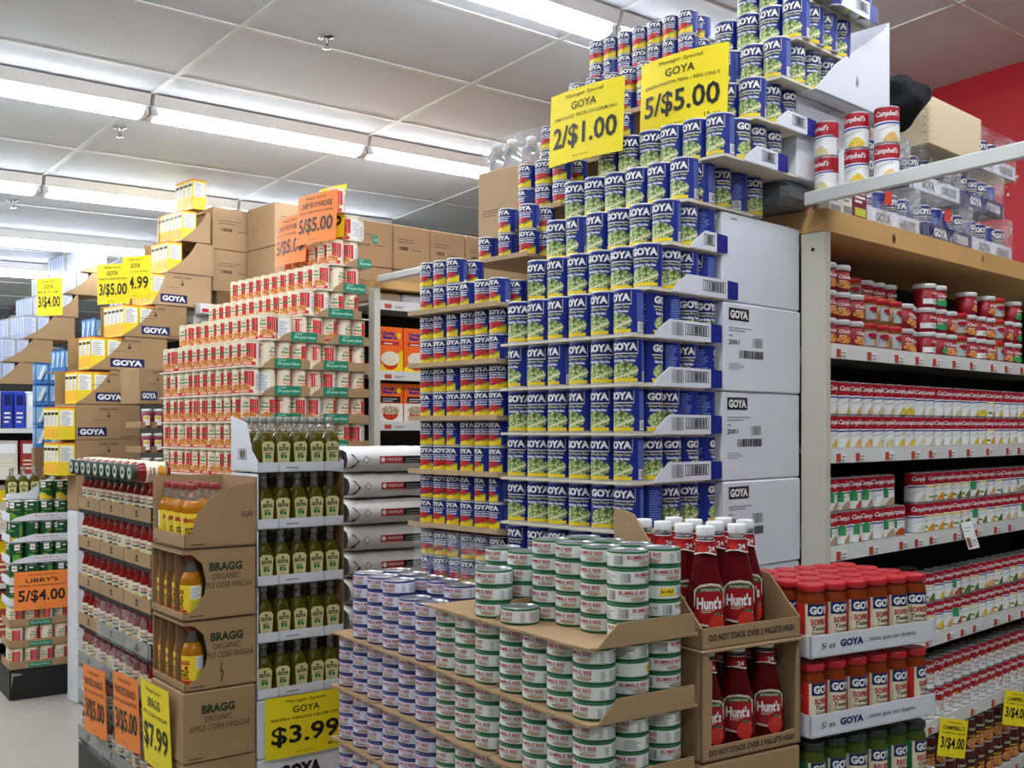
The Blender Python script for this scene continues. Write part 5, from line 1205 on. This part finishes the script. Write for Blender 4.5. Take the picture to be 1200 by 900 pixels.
# ================================================================== VEGETABLE CAN TOWER (far left, on the floor)
V = Fr(-2.761, 5.86, 35)
VW, VD = .315, .235
m = MB(); m.box(0, 0, 0, VW, VD + .1, .165, M('black_base', '#1b1b1c', .5)); Art(m, fy(0)).poly([(.01, .15), (.05, .145), (.07, .135), (.02, .13), (.008, .06)], GREYT, .0006)
thing(('display_base', m.mesh('tower_base')), V.w(0, 0, .002), V.al, 'black display base of the green vegetable can tower on the floor', 'base')
VZ = [.17 + .1165 * k for k in range(9)]
for k, z in enumerate(VZ[:8]):
    wt = WCARD if k > 2 else CARD
    m = MB(); m.box(0, 0, 0, VW, VD, .003, wt); f = fy(0); m.prism([(0, 0), (VW, 0), (VW, .042), (.12 if k > 4 else 0, .042), (.03 if k > 4 else 0, .02)], f, .002, wt); m.box(0, 0, 0, .002, VD, .045, wt); m.box(VW - .002, 0, 0, VW, VD, .042, wt)
    a = Art(m, f)
    if k > 4: a.text('You will like it', .19, .028, .12, .010, CRED, shear=.3, bold=0); a.text('or your money back', .21, .012, .12, .009, CRED, shear=.3, bold=0)
    elif k > 2: a.ell(.14, .02, .03, .012, BLACK); a.text('Green Peas', .215, .02, .06, .012, BLACK, bold=0)
    else: a.rect(.1, .004, .22, .03, CTN); a.text('Boyardee', .16, .017, .1, .014, M('mint_print', '#9fd0b8', .5), bold=.02)
    thing(('can_tray', m.mesh('vegetable_tray')), V.w(0, 0, z), V.al, f'{"white" if wt is WCARD else "brown"} can tray, {nth(k + 1)} from the floor in the vegetable tower', 'tray', 'trays of the vegetable can tower')
    for i in range(4):
        for j in range(2):
            pr = LIBS[rnd.choice((0, 1, 2, 2))] if k > 2 else CHEF
            put(V, pr, .04 + .0785 * i, .042 + .0785 * j, z + .0035, 'R', f'{"green vegetable" if k > 2 else "red pasta"} can, {nth(i + 1)} from left, {"front" if j == 0 else "back"} row, {nth(k + 1)} tray from the floor', 'can', 'cans of the vegetable tower', 6, 40)
for i in (2, 3): put(V, LIBS[0], .04 + .0785 * i, .042, VZ[8] - .003, 'R', f'green vegetable can standing loose on top of the tower, {"left" if i == 2 else "right"} one', 'can', 'cans of the vegetable tower', 6, 10)
m = MB(); f = fy(0); m.prism([(0, 0), (.16, 0), (.26, .12), (.24, .13), (.11, .04), (0, .035)], f, .003, WCARD); m.box(0, 0, -.0, .2, .12, .003, WCARD); thing(('bottle_tray', m.mesh('slanted_tray')), V.w(.0, .1, VZ[8] - .002), V.al, 'white cut tray of dark bottles on top of the vegetable tower', 'tray')
for i in range(5): thing(OLV, V.w(.035 + .06 * i, .15, VZ[8] + .002), V.al, f'dark olive oil bottle on top of the vegetable tower, {nth(i + 1)} from left', 'bottle', 'dark bottles on the vegetable tower')
thing(sign(SIGNO, .285, .213, 'Weekly Special', "LIBBY'S", 'CANNED VEGETABLES ASSORTED', '5/$4.00', bow=.004), V.w(.165, -.008, .60), V.al, 'orange paper price sign reading 5/$4.00 on the vegetable can tower', 'price sign')
# shelf behind it at the picture's left edge
W0 = atpx(-45, 0, 6.7); X_ = Fr(W0[0], W0[1], 40)
def xs(z): s = MB(); s.box(0, 0, z - .03, .55, .3, z, SHELF); return ('shelf', s.mesh('far_shelf'))
bk = MB(); bk.box(0, .3, 0, .55, .32, 1.8, DARK); XZ = [.15, .5, .85, 1.2, 1.5]
thing(('shelving_unit', None, [('back_panel', bk.mesh('far_back'))] + [xs(z) for z in XZ]), X_.w(0, 0), X_.al, 'far shelving unit behind the vegetable tower at the left edge', 'shelving unit')
for k, z in enumerate(XZ):
    for i in range(7 if k == 4 else 3):
        hx = (('#8e3a22', '#a8482a', '#7c2e20'), ('#9a3322', '#b0462c', '#6f2b1e'), ('#a84030', '#c9c2b0', '#8a2f24'), ('#c64a3c', '#d8d2c4', '#a83a30'), ('#22359a', '#2a3fb0', '#d9dce8'))[k][i % 3]
        h = (.3, .3, .28, .22, .24)[k]; m = MB(); wf = .066 if k == 4 else .15; m.rbox(0, 0, 0, wf, .12, h, M('far_pack' + hx, hx, .5), .004); a = Art(m, fy(0)); a.rect(.012, h * .62, wf - .012, h * .9, (WHITE if i % 3 == 2 else GONAVY) if k == 4 else WHITE if k > 2 else YEL).lines(.012, h * .15, wf - .012, h * .5, 3, CREAM, .0006, .4)
        thing(('goods_box', m.mesh('goods_box')), X_.w(.02 + (.075 if k == 4 else .17) * i, .03, z + .001), X_.al, f'{"blue" if k == 4 else "reddish"} box on the far left shelf, {nth(i + 1)} along, {nth(k + 1)} shelf up', 'box', 'boxes on the far left shelf')

# ================================================================== BROWN CASES ON TOP OF THE BACK SHELVES
def backcase(px, Y, w, d, h, z, lab, al=42, mat=CARD2):
    p = atpx(px, 0, Y); f = Fr(p[0], p[1], al)
    def art(m): a = Art(m, fy(0)); a.lines(w * .12, h * .62, w * .6, h * .74, 2, INK, .0006, .2, int(px)); a.bars(w * .15, h * .44, w * .4, h * .52, 16, INK, .0006); a.lines(w * .5, h * .46, w * .9, h * .5, 1, INK, .0006, .3)
    thing(('cardboard_case', case_mesh(w, d, h, mat, art)), (p[0], p[1], z), f.al, lab, 'case', 'brown cases on the back shelves')
for r_, (z, h) in enumerate(((2.36, .25), (2.613, .255))):
    backcase(249, 6.42, .33, .3, h, z - .03 + .0, f'brown case behind the noodle tower, {("lower", "upper")[r_]} of two')
    backcase(322, 6.3, .30, .34, h, z - .03, f'brown case behind the orange signs, {("lower", "upper")[r_]} of two')
RC = Fr(atpx(366, 0, 5.6)[0], 5.6, 42)
for i in range(7):
    for r_ in range(2):
        p = RC.w(.02 + .262 * i, .03); q = (p[0] / p[1] * FPX + 600)
        backcase(q, p[1], .255, .3, .25, 2.142 + .254 * r_, f'brown case in the row behind the rice shelf, {nth(i + 1)} from left, {("lower", "upper")[r_]} row', 42)
for px, lab in ((249, 'left'), (322, 'right')):
    p = atpx(px, 0, 6.42 if px < 300 else 6.3); thing(('cardboard_case', case_mesh(.3, .3, .155 if px < 300 else .152, CARDK)), (p[0] + .02, p[1] + .02, 2.173), math.radians(42), f'low dark case under the {lab} pile of brown cases', 'case')
for k in range(2):
    p = atpx(235 + 18 * k, 0, 6.24 + .1 * k); m = MB(); m.rbox(0, 0, 0, .1, .08, .06, M('small_blue_pack', '#2b62b0', .5) if k else M('small_white_pack', '#dfe3e8', .5), .004); Art(m, fy(0)).rect(.01, .01, .09, .03, WHITE if k else RED)
    thing(('goods_pack', m.mesh('goods_pack')), (p[0], p[1], 2.173), math.radians(42), f'small {"blue" if k else "white"} pack on the shelf end left of the pasta cans', 'pack')
# plain back shelving that carries those cases
def carrier(px, Y, L_, z, lab):
    p = atpx(px, 0, Y); s = MB(); s.box(0, 0, z - .04, L_, .5, z, SHELF); b = MB(); b.box(0, .42, 0, L_, .44, z - .04, DARK); u = MB(); u.box(0, 0, 0, .03, .05, z - .04, STEEL); u2 = MB(); u2.box(L_ - .03, 0, 0, L_, .05, z - .04, STEEL)
    kids = [('top_shelf', s.mesh('top_shelf')), ('back_panel', b.mesh('carrier_back')), ('upright', u.mesh('carrier_post')), ('upright', u2.mesh('carrier_post'))]
    for k in range(4):
        q = MB(); q.box(.03, .02, .4 + .42 * k, L_ - .03, .42, .43 + .42 * k, SHELF); kids.append(('shelf', q.mesh('carrier_shelf')))
    thing(('shelving_unit', None, kids), (p[0], p[1], 0), math.radians(42), lab, 'shelving unit')
carrier(227, 6.3, .95, 2.17, 'white shelving unit behind the noodle tower carrying brown cases')
carrier(366, 5.6, 2.0, 2.137, 'long white shelving unit behind the pasta cans carrying brown cases')
# goods seen between the yellow tower and the pasta cans
N_ = Fr(atpx(165, 0, 5.6)[0], 5.6, 42)
thing(cut_case(.2, .25, .19, 0, CARD, True), N_.w(0, .02, 1.63), N_.al, 'brown logo case wedged between the noodle tower and pasta cans', 'case')
MJ = M('mauve_jar', '#8c2a3a', .3)
for k in range(4):
    z = 1.24 + .13 * k if k < 3 else 1.06
    m = MB(); m.box(0, 0, 0, .2, .2, .003, CARD); m.box(0, 0, 0, .2, .003, .035, CARD); m.box(0, 0, 0, .003, .2, .035, CARD)
    thing(('jar_tray', m.mesh('small_tray')), N_.w(.01, .02, z), N_.al, f'small brown tray of red jars by the pasta cans, {nth(k + 1)} level', 'tray', 'trays of red jars')
    for i in range(3):
        b = MB(); b.lathe([(.026, 0), (.029, .003), (.029, .07), (.024, .085)], MJ, 16); Art(b, cyl(.0292)).rect(-.02, .012, .016, .065, WHITE, .0006, 5).rect(-.016, .045, .012, .06, YEL, .0009, 4); c_ = MB(); c_.lathe([(.026, .084), (.026, .098), (.022, .1)], WHITE, 16)
        thing(('small_jar', b.mesh('small_jar'), [('lid', c_.mesh('small_lid'))]), N_.w(.05 + .062 * i, .045, z + .0035), N_.al - .3, f'small red jar by the pasta cans, {nth(i + 1)} from left, {nth(k + 1)} level', 'jar', 'small red jars')
thing(('display_base', MB().box(0, 0, 0, .22, .25, 1.055, CARDK).mesh('jar_base')), N_.w(0, 0, .002), N_.al, 'brown base under the small red jars', 'base')
